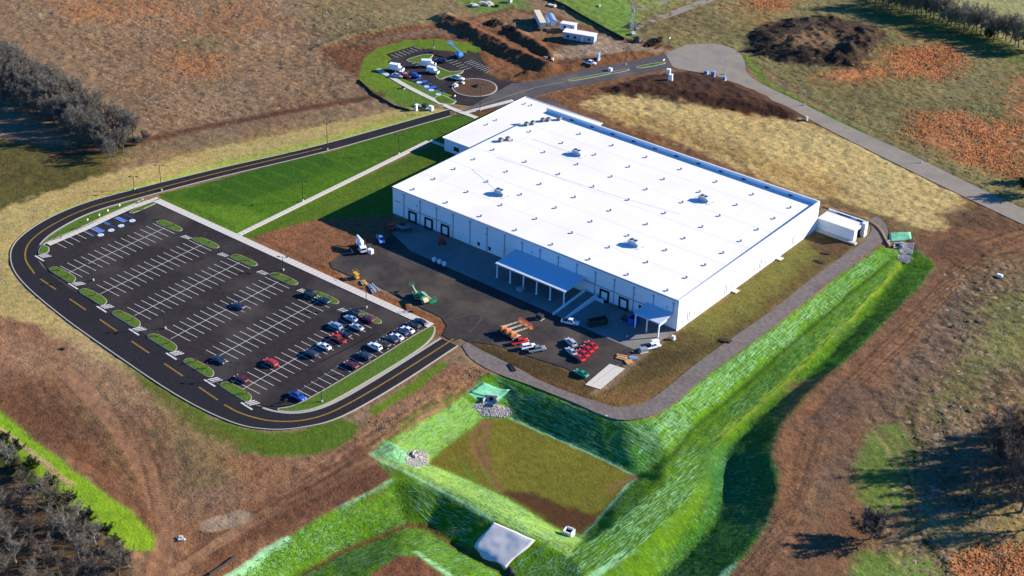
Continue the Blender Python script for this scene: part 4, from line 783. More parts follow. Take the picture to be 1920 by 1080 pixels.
CARS = dict(
 sedan=dict(L=4.75, W=.92, body=[(-2.37, .80, .45, .78), (-2.25, .88, .3, .98), (-1.5, .92, .26, 1.02), (-.5, .92, .26, .98), (.7, .92, .26, .96), (1.2, .92, .26, .92), (2.1, .86, .28, .80), (2.37, .74, .4, .62)],
            glass=[(-1.75, .74, .98, 1.0), (-1.0, .76, .96, 1.38), (-.2, .76, .95, 1.44), (.35, .75, .94, 1.38), (1.15, .74, .92, .96)], roof=(-1.0, .3, .60, 1.45), wb=1.38, wr=.33),
 suv=dict(L=4.7, W=.96, body=[(-2.35, .86, .5, 1.0), (-2.28, .94, .36, 1.12), (-1.0, .96, .32, 1.12), (.8, .96, .32, 1.10), (1.2, .95, .32, 1.08), (2.15, .90, .34, .98), (2.35, .80, .45, .8)],
            glass=[(-2.22, .80, 1.1, 1.14), (-1.9, .80, 1.1, 1.66), (-.2, .80, 1.1, 1.72), (.35, .79, 1.09, 1.66), (1.1, .78, 1.07, 1.12)], roof=(-1.95, .35, .66, 1.73), wb=1.40, wr=.38),
 pickup=dict(L=5.6, W=.98, body=[(-2.8, .92, .55, 1.02), (-2.7, .96, .42, 1.05), (-.75, .98, .38, 1.05), (.5, .98, .38, 1.10), (1.5, .97, .38, 1.08), (2.5, .92, .40, 1.0), (2.8, .82, .5, .82)],
            glass=[(-.72, .80, 1.06, 1.3), (-.55, .80, 1.06, 1.76), (.2, .80, 1.08, 1.80), (.75, .79, 1.08, 1.74), (1.45, .78, 1.06, 1.12)], roof=(-.6, .75, .66, 1.81), wb=1.75, wr=.40))
def make_car(kind, col, px, rz, label, group=None, cat='car', world=None, name=None):
    s = CARS[kind]; x, y = world if world else G(*px); root = empty(name or {'sedan': 'parked_car', 'suv': 'parked_suv', 'pickup': 'pickup_truck'}[kind], (x, y, max(hz(x, y)+.14, 0)+.03), rz, label, cat, group)
    def hood_glass():
        return loft([(a, [(-w, zb), (-w*.99, zb+(zt-zb)*.4), (-w*.80, zt), (w*.80, zt), (w*.99, zb+(zt-zb)*.4), (w, zb)]) for a, w, zb, zt in s['glass']])
    inst((kind, 'body'), 'body', lambda: loft([(a, ring(w, zb, zt)) for a, w, zb, zt in s['body']]), 'paint_white', root, 'paint_'+col)
    inst((kind, 'glass'), 'window', hood_glass, 'glass', root)
    a, b, w, z = s['roof']
    def rf():
        m = MB(); m.add([(a, -w, z-.03), (b, -w, z-.03), (b, w, z-.03), (a, w, z-.03), (a+.1, -w*.9, z+.02), (b-.1, -w*.9, z+.02), (b-.1, w*.9, z+.02), (a+.1, w*.9, z+.02)], [(4, 5, 6, 7), (0, 1, 5, 4), (1, 2, 6, 5), (2, 3, 7, 6), (3, 0, 4, 7)])
        zb = s['body'][3][3]
        for sy in (-1, 1):                                                     # pillars
            for xa, xb in ((b+.02, s['glass'][-1][0]-.02), ((a+b)/2, (a+b)/2), (a, s['glass'][0][0]+.03)): m.tube((xa, sy*w*.98, z-.02), (xb, sy*s['glass'][1][1]*1.0, zb), .05, .06, 4)
        return m
    inst((kind, 'roof'), 'roof_panel', rf, 'paint_white', root, 'paint_'+col)
    if kind == 'pickup': inst((kind, 'bed'), 'bed', lambda: MB().box((-1.75, 0, 1.06), (1.75, 1.5, .03)), 'black', root)
    for sx in (-1, 1):
        for sy in (-1, 1):
            wl = inst((kind, 'tyre', sx, sy), 'wheel', lambda: MB().tube((sx*s['wb'], sy*(s['W']-.2), s['wr']), (sx*s['wb'], sy*(s['W']+.02), s['wr']), s['wr'], s['wr'], 14), 'rubber', root)
            inst((kind, 'rim', sx, sy), 'rim', lambda: MB().tube((sx*s['wb'], sy*(s['W']+.0), s['wr']), (sx*s['wb'], sy*(s['W']+.035), s['wr']), s['wr']*.62, s['wr']*.58, 10), 'galv', wl)
    h = s['L']/2; zb = s['body'][-2][3]
    for sy in (-1, 1):
        inst((kind, 'hl', sy), 'headlight', lambda: MB().box((h-.12, sy*.62, zb-.12), (.3, .34, .16)), 'lamp_glass', root)
        inst((kind, 'tl', sy), 'taillight', lambda: MB().box((-h+.06, sy*.72, s['body'][1][3]-.16), (.16, .24, .2)), 'red_light', root)
    return root
GL_ = 'cars in the staff car park'
X6a, X6b, XL = 36.4, 42.2, 54.2
def car(k, c, px, rz, l, g=GL_, cat='car'): return make_car(k, c, px, R(rz), l, g, cat)
car('suv', 'black', (583, 557), 0, 'black suv at the end of the fifth stall row beside a grass island'); car('sedan', 'navy', (607, 567), 180, 'dark navy saloon tucked against the same grass island as the black suv')
car('sedan', 'dark_blue_grey', (448, 577), 180, 'lone dark saloon parked mid row in the empty middle of the lot')
car('sedan', 'dark_blue_grey', (412, 679), 0, 'lone dark car by the grass island on the loop road side')
car('suv', 'red', (508, 684), 180, 'bright red suv standing alone with a long shadow'); car('sedan', 'dark_red', (453, 714), 180, 'deep red car behind the grass island nearest the bend')
car('pickup', 'royal_blue', (558, 747), 0, 'dark blue van like truck beside the rounded end of the grass verge', cat='truck')
car('suv', 'black', (665, 591), 180, 'black suv beside white hatching and the last grass island'); car('sedan', 'light_blue', (658, 601), 180, 'pale blue saloon beside the black suv by the white hatching')
car('suv', 'dark_red', (690, 602), 180, 'maroon suv parked against the last grass island'); car('suv', 'light_blue', (629, 615), 180, 'blue grey suv with an empty stall behind the red pickup')
car('sedan', 'silver', (669, 617), 180, 'silver saloon facing away from the maroon suv'); car('sedan', 'navy', (646, 631), 180, 'navy saloon squeezed beside the red pickup')
car('pickup', 'red', (634, 639), 180, 'bright red pickup between a white car and a navy saloon', cat='pickup'); car('sedan', 'white', (608, 653), 180, 'white saloon next to the red pickup in the sixth row')
car('suv', 'dark_blue_grey', (584, 667), 180, 'dark slate suv at the end of the occupied run of the sixth row')
for k, c, px, l in (('sedan', 'dark_red', (659, 688), 'dark red saloon, last in the row along the grass verge'), ('suv', 'dark_blue_grey', (684, 671), 'slate blue suv between the dark red saloon and a white suv along the verge'), ('suv', 'white', (703, 654), 'white suv with dark windows beside a brown car along the verge'),
        ('sedan', 'brown', (720, 648), 'dark brown saloon between two white cars along the verge'), ('sedan', 'dark_blue_grey', (733, 640), 'dark grey saloon beside a white crossover along the verge'), ('sedan', 'white', (744, 635), 'white saloon in the middle of the row along the verge'),
        ('suv', 'navy', (753, 628), 'dark navy suv between two white cars near the yard end of the verge'), ('sedan', 'white', (764, 622), 'white saloon third from the yard end of the verge'), ('suv', 'black', (776, 614), 'black suv second from the pavement corner'), ('sedan', 'navy', (788, 607), 'navy saloon in the corner beside the pavement end')):
    car(k, c, px, 180, l)
YG = 'vehicles in the delivery yard'
car('suv', 'silver', (1070, 646), 160, 'large silver suv on the edge of the warehouse shadow', YG); car('pickup', 'sky_blue', (714, 452), -35, 'pale blue pickup in the shade near the left end of the apron', YG, 'pickup')
car('pickup', 'white', (1069, 608), 20, 'pale pickup in the shade at the foot of the ramp', YG, 'pickup')
for c, px, l in (('red', (1109, 651), 'red car nearest the concrete apron in the group of red cars'), ('red', (1101, 658), 'second red car from the apron in the group of red cars'), ('red', (1093, 666), 'third red car from the apron in the group of red cars'), ('red', (1085, 674), 'red car nearest the dark grass in the group of red cars')): car('sedan', c, px, 165, l, YG)
car('sedan', 'silver', (1071, 663), 160, 'small silver car with its tail to the red cars', YG); car('sedan', 'green', (1090, 704), 175, 'lone dark green car near the concrete pad', YG)
car('pickup', 'red', (974, 645), 60, 'small red pickup beside the orange boom lifts', YG, 'pickup'); car('suv', 'white', (990, 654), 60, 'white van like suv parked beside the red pickup in the yard', YG); car('pickup', 'grey', (1006, 659), 60, 'grey flatbed pickup at the end of the row by the boom lifts', YG, 'pickup')
car('pickup', 'white', (1222, 654), 65, 'white pickup on the sunlit corner of the apron', YG, 'pickup')
VG = 'vehicles at the visitor car park'
for k, c, px, rz, l in (('pickup', 'white', (752, 142), 20, 'white pickup with an awning at the end of the visitor pavement'), ('sedan', 'red', (760, 145), 20, 'red car between white and blue vehicles in the visitor row'), ('pickup', 'royal_blue', (776, 145), 20, 'royal blue pickup nearest the blue visitor bays'),
        ('suv', 'navy', (827, 117), 200, 'dark blue suv in the middle of the visitor car park'), ('pickup', 'white', (858, 150), 15, 'white pickup beside the round soil island'), ('sedan', 'silver', (745, 145), 20, 'silver car beside the white box truck'), ('pickup', 'white', (1106, 121), 14, 'white pickup stopped on the entry road')):
    car(k, c, px, rz, l, VG, 'pickup' if k == 'pickup' else 'car')
# ---- box trucks and site plant
def box_truck(px, rz, label, col='white', s=1.0, L=4.2, name='box_truck', cat='truck'):
    x, y = G(*px); r = empty(name, (x, y, .03), R(rz), label, cat); r.scale = (s,)*3
    MB().box((-1.0, 0, 2.0), (L, 2.3, 2.3)).build('cargo_box', 'paint_'+col, r, bevel=.04); MB().prism([(L/2-.9, -1.05), (L/2+.9, -1.0), (L/2+.9, 1.0), (L/2-.9, 1.05)], .5, lambda a, b: 2.15 if a < L/2 else 1.5).build('cab', 'paint_white', r, bevel=.05)
    MB().box((L/2+.42, 0, 1.75), (.5, 1.8, .5), rx=0).build('windscreen', 'glass', r); MB().box((0, 0, .6), (L+1.2, 1.0, .25)).build('chassis', 'black', r)
    for sx in (-L/2+.1, L/2): 
        for sy in (-.95, .95): MB().tube((sx, sy-.14, .45), (sx, sy+.14, .45), .45, .45, 12).build('wheel', 'rubber', r)
    return r
box_truck((744, 134), 20, 'white box truck at the end of the visitor pavement'); box_truck((804, 126), 35, 'white box truck beside the curved grass island'); box_truck((812, 138), 10, 'white step van just below another white truck in the visitor car park', s=.85)
def mixer(px, rz, label):
    x, y = G(*px); r = empty('concrete_mixer', (x, y, .03), R(rz), label, 'mixer truck')
    MB().box((0, 0, .75), (7.0, 1.0, .35)).build('chassis', 'dark_steel', r)
    MB().prism([(2.2, -1.1), (3.8, -1.05), (3.8, 1.05), (2.2, 1.1)], .7, lambda a, b: 2.6 if a < 3 else 2.3).build('cab', 'paint_white', r, bevel=.08); MB().box((3.82, 0, 1.95), (.06, 1.8, .6)).build('windscreen', 'glass', r)
    a = Vector((1.8, 0, 1.9)); b = Vector((-.2, 0, 2.5)); c = Vector((-2.9, 0, 3.3)); MB().tube(a, b, .6, 1.2, 14).tube(b, c, 1.2, .45, 14).build('drum', 'paint_white', r)
    MB().tube(c+Vector((-.1, 0, .3)), c+Vector((-1.1, 0, -1.0)), .3, .22, 6).box((-2.9, 0, 1.7), (.3, 1.2, 1.8)).build('chute', 'white_paint', r)
    for sx in (-2.6, -1.4, 2.9):
        for sy in (-.95, .95): MB().tube((sx, sy-.18, .5), (sx, sy+.18, .5), .5, .5, 12).build('wheel', 'rubber', r)
mixer((676, 468), -30, 'white concrete mixer truck standing in front of the bare soil')
def site_lift(px, rz, label, col='orange', col2='cream', L=6.0, el=12, name='boom_lift', cat='boom lift', group=None, s=1.0):
    """articulated boom lift: chassis, four wheels, turret, boom and basket"""
    x, y = G(*px); r = empty(name, (x, y, .03), R(rz), label, cat, group); r.scale = (s,)*3
    MB().box((0, 0, .75), (3.0, 1.7, .6)).box((0, 0, 1.12), (1.6, 1.3, .2)).build('chassis', 'paint_'+col2, r, bevel=.05)
    MB().box((-.7, 0, 1.65), (2.0, 1.9, .95), taper=.9).box((-1.5, 0, 1.5), (.7, 2.0, .9)).build('turret', 'paint_'+col, r, bevel=.06)
    a = Vector((-1.2, 0, 2.1)); b = a+Vector((L*math.cos(R(el)), 0, L*math.sin(R(el))))
    bm_ = MB().tube(a, b, .30, .22, 4).build('boom', 'paint_'+col2, r); MB().tube(a+(b-a)*.55, b+Vector((.5, 0, .1)), .17, .17, 4).build('inner_boom', 'paint_'+col, bm_)
    c = b+Vector((1.0, 0, -.25)); mb = MB().box(c, (.9, 1.9, .12))
    for sx in (-.42, .42):
        for sy in (-.9, 0, .9): mb.tube(c+Vector((sx, sy, 0)), c+Vector((sx, sy, 1.1)), .04, .04, 4)
    for z in (.55, 1.1): 
        for sy in (-.9, .9): mb.tube(c+Vector((-.42, sy, z)), c+Vector((.42, sy, z)), .04, .04, 4)
        for sx in (-.42, .42): mb.tube(c+Vector((sx, -.9, z)), c+Vector((sx, .9, z)), .04, .04, 4)
    mb.build('basket', 'paint_'+col, r)
    for sx in (-1.15, 1.15):
        for sy in (-.95, .95): w_ = MB().tube((sx, sy-.17, .5), (sx, sy+.17, .5), .5, .5, 14).build('wheel', 'rubber', r); MB().tube((sx, sy-.19, .5), (sx, sy+.19, .5), .25, .25, 8).build('rim', 'paint_'+col2, w_)
    return r
site_lift((795, 566), -20, 'green boom lift with a cream boom folded towards the pavement', 'green', 'cream', 5.0, 6, s=1.2); site_lift((779, 556), 150, 'smaller green and cream boom lift behind the larger green one', 'green', 'cream', 4.5, 6, s=.85)
for px, l in (((948, 624), 'orange boom lift nearest the road junction, first of three in a row'), ((957, 629), 'middle one of three orange boom lifts'), ((966, 635), 'orange boom lift beside the small red pickup')): site_lift(px, 62, l, 'orange', 'cream', 5.2, 8, group='orange boom lifts')
site_lift((860, 108), 160, 'blue boom lift with a raised arm among the visitor stalls', 'sky_blue', 'sky_blue', 7.0, 10, s=1.1); 
def scissor(px, rz, label, col='red', h=1.6):
    x, y = G(*px); r = empty('scissor_lift', (x, y, .03), R(rz), label, 'scissor lift')
    MB().box((0, 0, .55), (2.4, 1.2, .5)).build('base', 'paint_'+col, r, bevel=.04); mb = MB()
    for k in range(3): z = .85+k*h/4; mb.tube((-1, .4, z), (1, .4, z+h/4), .05, .05, 4).tube((1, -.4, z), (-1, -.4, z+h/4), .05, .05, 4).tube((-1, -.4, z), (1, -.4, z+h/4), .05, .05, 4)
    mb.build('scissor_arm', 'dark_steel', r); z = .85+h*.75; mb = MB().box((0, 0, z+.08), (2.5, 1.2, .14))
    for sx in (-1.2, 0, 1.2):
        for sy in (-.56, .56): mb.tube((sx, sy, z), (sx, sy, z+1.1), .035, .035, 4)
    for sy in (-.56, .56): mb.tube((-1.2, sy, z+1.1), (1.2, sy, z+1.1), .035, .035, 4)
    mb.build('platform', 'paint_'+col, r)
    for sx in (-.9, .9):
        for sy in (-.55, .55): MB().tube((sx, sy-.1, .28), (sx, sy+.1, .28), .28, .28, 10).build('wheel', 'rubber', r)
scissor((829, 458), 30, 'red scissor lift on the open concrete apron'); scissor((843, 438), 10, 'red scissor lift against the third dock door'); scissor((735, 432), 70, 'red scissor lift in the dark corner left of the docks'); scissor((668, 522), -20, 'yellow scissor lift at the edge of the bare soil strip', 'yellow', 1.0)
def telehandler(px, rz, label, col):
    x, y = G(*px); r = empty('telehandler', (x, y, .03), R(rz), label, 'telehandler')
    MB().box((0, 0, .95), (3.6, 1.5, .7)).build('chassis', 'paint_'+col, r, bevel=.08); MB().box((-.2, .55, 1.9), (1.5, .8, 1.3), taper=.85).build('cab', 'glass', r); MB().tube((-1.8, -.35, 1.7), (2.6, -.35, 1.5), .24, .2, 4).build('boom', 'paint_'+col, r)
    mb = MB().box((2.8, 0, .9), (.15, 1.3, .9))
    for sy in (-.4, .4): mb.box((3.3, sy, .5), (1.1, .12, .06))
    mb.build('fork', 'dark_steel', r)
    for sx in (-1.2, 1.2):
        for sy in (-.9, .9): w_ = MB().tube((sx, sy-.2, .6), (sx, sy+.2, .6), .6, .6, 14).build('wheel', 'rubber', r); MB().tube((sx, sy-.22, .6), (sx, sy+.22, .6), .3, .3, 8).build('rim', 'paint_'+col, w_)
telehandler((754, 432), 20, 'dark telehandler standing by the first dock doors', 'grey'); telehandler((1030, 113), 200, 'pale wheeled loader at the foot of the soil bank', 'cream'); telehandler((1196, 78), 160, 'dark loader on the gravel by the site cabins', 'grey')
# ---- skips, crates, pallets
def skip(px, rz, label, col, L=6.0, W=2.3, H_=1.7):
    x, y = G(*px); r = empty('skip', (x, y, .03), R(rz), label, 'skip'); t = .12
    mb = MB().box((0, 0, .15), (L, W, .2))
    for sx in (-1, 1): mb.box((sx*(L/2-t/2), 0, H_/2+.25), (t, W, H_))
    for sy in (-1, 1): mb.box((0, sy*(W/2-t/2), H_/2+.25), (L-2*t-.01, t, H_))
    mb.build('tub', 'paint_'+col, r); mb = MB()
    for k in range(6):
        for sy in (-1, 1): mb.box((-L/2+.5+k*(L-1)/5, sy*(W/2+.05), H_/2+.25), (.12, .1, H_))
    mb.build('rib', 'paint_'+col, r); MB().box((0, 0, .9), (L-.4, W-.4, .9)).build('rubbish', 'brush', r)
skip((1120, 609), 62, 'dark open skip standing in the shaded dock bay', 'dumpster_green'); skip((1188, 606), 85, 'blue skip beside the post of the small corner canopy', 'royal_blue', 3.6, 2.2, 2.0)
def rack(px, rz, label):
    x, y = G(*px); r = empty('pallet_stack', (x, y, .03), R(rz), label, 'pallet', 'wrapped pallets on the apron edge')
    mb = MB()
    for k in range(3): mb.box((0, -.45+.45*k, .07), (1.2, .12, .14))
    mb.build('pallet', 'wood', r); MB().box((0, 0, .8), (1.1, 1.0, 1.2), taper=.94).build('wrapped_load', 'white_paint', r, bevel=.05)
for px, l in (((814, 491), 'white wrapped pallet, left one of three on the apron edge'), ((824, 495), 'white wrapped pallet in the middle of the three on the apron edge'), ((833, 499), 'white wrapped pallet, right one of three on the apron edge')): rack(px, -10, l)
def timber(px, rz, label, n=4, m='wood', L=3.2):
    x, y = G(*px); r = empty('timber_pile', (x, y, .03), R(rz), label, 'timber', None)
    for k in range(n): MB().box((random.uniform(-.3, .3), -.9+k*.6, .16+.12*(k % 2)), (L, .5, .28), rz=random.uniform(-.12, .12)).build('plank', m, r)
timber((1166, 672), 20, 'pale scattered planks beside the concrete pad'); timber((1178, 678), 75, 'short pile of boards at the edge of the rough grass', 3, 'wood', 2.2); timber((684, 530), -25, 'yellow boards at the edge of the bare soil strip', 3, 'wood', 3.0)
timber((700, 541), -25, 'grey steel lengths lying on the yard edge', 4, 'galv', 5); timber((1187, 672), 40, 'blue sheeting stack by the end of the apron', 3, 'paint_light_blue', 2.6)
timber((964, 690), -30, 'dark boards lying in the rough grass below the yard', 2, 'brush', 4)
def cabinet(px, label, d=(1.6, 1.2, 1.5), m='white_paint', rz=0, name='utility_cabinet', cat='cabinet'):
    x, y = G(*px); z = hz(x, y); r = empty(name, (x, y, z), R(rz), label, cat); MB().box((0, 0, d[2]/2+.15), d).build('housing', m, r, bevel=.05); MB().box((0, 0, .08), (d[0]+.4, d[1]+.4, .24)).build('plinth', 'concrete', r); MB().box((d[0]/2+.02, 0, d[2]*.55), (.05, d[1]*.8, d[2]*.7)).build('door', m, r); return r
cabinet((695, 475), 'small white cabinet beside the white truck in the yard'); cabinet((780, 207), 'tall white pillar box on the kerb by the visitor lawn', (.9, .9, 2.4)); cabinet((808, 206), 'white cabinet with a dark neighbour on the lawn edge', (1.8, 1.3, 1.6)); cabinet((797, 202), 'dark green transformer box on the lawn edge', (2.0, 1.6, 1.5), 'paint_dumpster_green'); cabinet((783, 199), 'low pale concrete block on the lawn edge', (1.8, 1.0, .7), 'concrete')
cabinet((1206, 660), 'grey generator box at the sunlit end of the apron', (2.2, 1.3, 1.3), 'galv', 60); cabinet((1228, 646), 'white generator box nearest the warehouse corner', (2.4, 1.4, 1.4), 'white_paint', 60); cabinet((1210, 657), 'small white crate between the generators', (1.2, 1.1, 1.0), 'white_paint', 60); cabinet((756, 166), 'small dark box beside the visitor pavement', (1.0, .8, .8), 'dark_steel')
cabinet((1874, 519), 'small white box lying on the rough ground at the right', (1.8, 1.1, .8)); cabinet((1262, 636), 'small white valve box at the warehouse corner', (1, .9, 1.1)); cabinet((1172, 602), 'dark pallet of goods under the corner canopy', (2.0, 1.6, 1.4), 'dark_steel'); cabinet((1012, 598), 'dark crate under the large canopy', (2.0, 1.6, 1.5), 'dark_steel'); cabinet((975, 545), 'grey crate with red straps under the large canopy', (1.8, 1.4, 1.0), 'galv')
# ================================================================ bare winter trees
def rnd_dir(rng, up=.3):
    a = rng.uniform(0, 2*math.pi); z = rng.uniform(-.3, 1)+up; v = Vector((math.cos(a), math.sin(a), z)); return v.normalized()
def tree_meshes(seed, h=11.0, spread=4.2, twigs=1500, lean=0, dense=1.0, tw=.05, low=.28):
    rng = random.Random(seed); tr = MB(); cr_v = []; cr_f = []
    def limb(a, d, l, r, lvl):
        n = 3 if lvl < 2 else 2; p = Vector(a); pts = [p.copy()]
        for k in range(n):
            d = (d+Vector((rng.uniform(-.22, .22), rng.uniform(-.22, .22), rng.uniform(-.05, .2)))).normalized(); q = p+d*(l/n)
            r1 = r*(1-.75*(k+1)/n) if lvl else r*(1-.55*(k+1)/n)
            tr.tube(p, q, r*(1-.6*k/n), max(r1, .02), 6 if lvl == 0 else 4, False); p = q; pts.append(p.copy())
        return pts, d
    tips = []
    tp, td = limb((0, 0, -.2), Vector((rng.uniform(-.1, .1), rng.uniform(-.1, .1), 1)), h*.62, h*.026, 0)
    nb = int(9*dense)
    for k in range(nb):
        t = low+(1-low)*(k+rng.random())/nb; f = t*(len(tp)-1); i = min(int(f), len(tp)-2); a = tp[i].lerp(tp[i+1], min(max(f-i, .05), .95))
        ang = k*2.4+rng.uniform(-.5, .5); d = Vector((math.cos(ang), math.sin(ang), .55+.8*t)).normalized(); l = spread*(1.05-.35*t)*rng.uniform(.75, 1.15)
        pts, d2 = limb(a, d, l, h*.011, 1); tips += [(pts[1], d, l*.5), (pts[2], d2, l*.5), (pts[3], d2, l*.5)]
        for m in range(3):
            d3 = (d2+Vector((rng.uniform(-.9, .9), rng.uniform(-.9, .9), rng.uniform(-.2, .7)))).normalized(); q = pts[1+m % 3]
            p3, d4 = limb(q, d3, l*.55, h*.006, 2); tips += [(p3[1], d4, l*.35), (p3[2], d4, l*.4)]
    tips.append((tp[-1], td, spread*.7)); per = max(1, twigs//len(tips))
    for a, d, l in tips:
        for k in range(per):
            e = (d*.6+Vector((rng.gauss(0, .7), rng.gauss(0, .7), rng.gauss(.25, .5)))).normalized(); L = l*rng.uniform(.35, 1.0); s = a+e*L*rng.uniform(0, .25)
            w = e.orthogonal().normalized(); w = (Matrix.Rotation(rng.uniform(0, 6.28), 3, e) @ w)*tw*rng.uniform(.6, 1.4); m = s+e*L*.55+Vector((rng.gauss(0, .08), rng.gauss(0, .08), rng.gauss(0, .08)))*L
            b = len(cr_v); cr_v += [s-w, s+w, m+w*.7, m-w*.7, a+e*L*1.15]; cr_f += [(b, b+1, b+2, b+3), (b+3, b+2, b+4)]
    c = MB(); c.add(cr_v, cr_f); return tr, c
TM = {}
def tree(kind, px, label, group, s=1.0, name='bare_tree', cat='tree', bark='bark', twig='twig_grey', world=None, rz=None):
    x, y = world if world else G(*px)
    if (kind, bark, twig) not in TM:
        tr, c = tree_meshes(*KIND[kind][0], **KIND[kind][1]); r = empty(name); tr.build('trunk', bark, r); c.build('crown', twig, r); TM[(kind, bark, twig)] = [o.data for o in r.children]
        for o in list(r.children): bpy.data.objects.remove(o)
        bpy.data.objects.remove(r)
    r = empty(name, (x, y, hz(x, y)-.1), random.uniform(0, 6.28) if rz is None else rz, label, cat, group); r.scale = (s, s, s*random.uniform(.92, 1.1))
    for n, d in zip(('trunk', 'crown'), TM[(kind, bark, twig)]): o = bpy.data.objects.new(n, d); COL.objects.link(o); o.parent = r
    return r
KIND = {('a', i): ((i*13+3,), dict(h=12, spread=4.8, twigs=4200, tw=.027)) for i in range(4)}
KIND.update({('b', i): ((i*17+101,), dict(h=10, spread=4.2, twigs=1300, tw=.034, low=.3)) for i in range(3)})
KIND.update({('s', i): ((i*19+301,), dict(h=5.5, spread=2.8, twigs=3600, tw=.05, low=.06, dense=1.6)) for i in range(3)})
KIND.update({('y', i): ((i*23+501,), dict(h=3.0, spread=.8, twigs=70, tw=.06, low=.3)) for i in range(2)})
g = 'bare grey trees of the dense row at the left field edge'
a0, a1 = (-45, 150), (262, 292)
k = 0
for i in range(24):                                                          # three ranks deep
    t = i/23
    for rk in range(4):
        px = -45+t*300+random.uniform(-6, 6)-rk*13; py = 90+t*172+random.uniform(-4, 4)+rk*13
        if px > 258: continue
        tree(('a', k % 4), (px, py), 'tall bare grey tree in the dense row beside the brown field', g, random.uniform(.75, 1.15)*(1 if t < .8 else .85)); k += 1
g = 'bare trees in the wood at the lower left corner'
for i, (px, py) in enumerate([(-20, 905), (18, 880), (45, 915), (80, 935), (110, 960), (150, 985), (60, 975), (20, 950), (-15, 985), (100, 1005), (60, 1030), (20, 1020), (140, 1030), (180, 1020), (205, 1050), (165, 1075), (110, 1070), (60, 1090), (10, 1075), (-25, 1050), (225, 1085), (35, 1130), (130, 1125), (70, 945), (125, 990), (150, 1050), (90, 1120), (-5, 1020), (240, 1065), (0, 960), (40, 945), (95, 975), (60, 1005), (130, 1010), (15, 1000), (170, 1045), (80, 1065), (30, 1055), (140, 1085), (215, 1070), (185, 1095), (0, 1090), (60, 1115)]):
    pale = i % 4 == 1
    tree(('b', i % 3), (px, py), 'pale barked leafless tree in the open wood at the lower left' if pale else 'grey leafless tree in the open wood at the lower left', 'pale trees in the lower left wood' if pale else g, random.uniform(.55, 1.0), bark='bark_pale' if pale else 'bark', twig='twig_grey' if i % 2 else 'twig_brown')
mk('twig_olive', (.27, .24, .165), .95, var=.35, scale=.5)
g = 'bare trees along the far hedgerow'
for i in range(40):
    t = i/39; px = 1640+t*310; py = (8+t*90)+random.uniform(-5, 5)
    tree(('a', i % 4), (px, py), 'bare brown tree in the hedgerow along the pale far field', g, random.uniform(.75, 1.1), twig='twig_olive' if i % 4 else 'twig_brown')
for i in range(14):
    px = 1650+i*19; py = -8+i*6; tree(('b', i % 3), (px, py), 'bare grey tree in the back rank of the far hedgerow', 'back rank of the far hedgerow', 1.05, twig='twig_olive')
g = 'bare trees in the dark thicket at the right edge'
for i, (px, py) in enumerate([(1890, 850), (1925, 830), (1930, 880), (1900, 900), (1950, 930), (1960, 860), (1860, 870), (1830, 945), (1835, 925), (1915, 960), (1950, 990), (1985, 840), (2000, 880), (1990, 920), (1955, 810), (2020, 850), (1875, 890), (1905, 930)]):
    if i in (7, 8): tree(('b', i % 3), (px, py), 'olive tinged tree standing out in front of the dark thicket' if i == 7 else 'leafless tree just behind the olive tinged one', None if i == 7 else None, .85, twig='leaf_olive' if i == 7 else 'twig_brown') if 'leaf_olive' in M or mk('leaf_olive', (.16, .14, .07), .95, var=.3) else None
    else: tree(('a', i % 4), (px, py), 'bare dark tree in the thicket at the right edge', g, random.uniform(1.1, 1.4), twig='twig_brown')
tree(('s', 0), (1632, 1010), 'lone round thorny bush at the bottom right with a long shadow', None, 1.7, 'bare_bush', 'bush', twig='twig_brown')
tree(('s', 1), (1930, 365), 'dark bushy tree at the right edge beside the country road', None, 1.5, 'bushy_tree', 'tree', twig='leaf_dark'); tree(('s', 2), (1950, 340), 'second dark bushy tree beyond the country road', None, 1.4, 'bushy_tree', 'tree', twig='leaf_dark')
tree(('s', 2), (1852, 72), 'dark evergreen shrub in the far hedgerow', None, .9, 'evergreen_shrub', 'shrub', twig='leaf_dark')
for i, (px, py) in enumerate([(258, 272), (238, 270), (205, 262), (160, 240), (120, 218), (272, 262)]): tree(('s', i % 3), (px, py), 'low grey green bush at the foot of the left tree row', 'bushes below the left tree row', .7, 'bare_bush', 'bush', twig='twig_grey')
for i, (px, py) in enumerate([(30, 850), (60, 880), (95, 912), (130, 945), (165, 980), (195, 1005), (10, 835), (215, 1030), (235, 1060), (45, 900), (100, 950), (20, 880), (150, 1000)]): tree(('s', i % 3), (px, py), 'dark low bush along the edge of the green strip', 'dark bushes along the green strip', .75, 'dark_bush', 'bush', twig='leaf_dark')
for i, (px, py) in enumerate([(1440, 88), (1480, 80), (1440, 100), (1500, 100), (1420, 92)]): tree(('s', i % 3), (px, py), 'grey bare bush growing on the dark brush heap', 'bushes on the brush heap', .5, 'bare_bush', 'bush', twig='twig_brown')
# saplings planted in the islands
for i, px in enumerate([(304, 412), (327, 424), (385, 445), (400, 455), (447, 480), (468, 490), (522, 516), (545, 528), (597, 552), (618, 562), (672, 590), (702, 598), (112, 508), (128, 520), (178, 556), (232, 586), (248, 602), (300, 632), (318, 645), (368, 680), (388, 692), (438, 720), (462, 740), (265, 380), (268, 394), (150, 430), (115, 448), (536, 755), (640, 705)]):
    tree(('y', i % 2), px, 'thin rust leaved sapling planted in the car park planting', 'saplings in the car park planting', random.uniform(.7, 1.0), 'sapling', 'sapling', twig='leaf_rust')
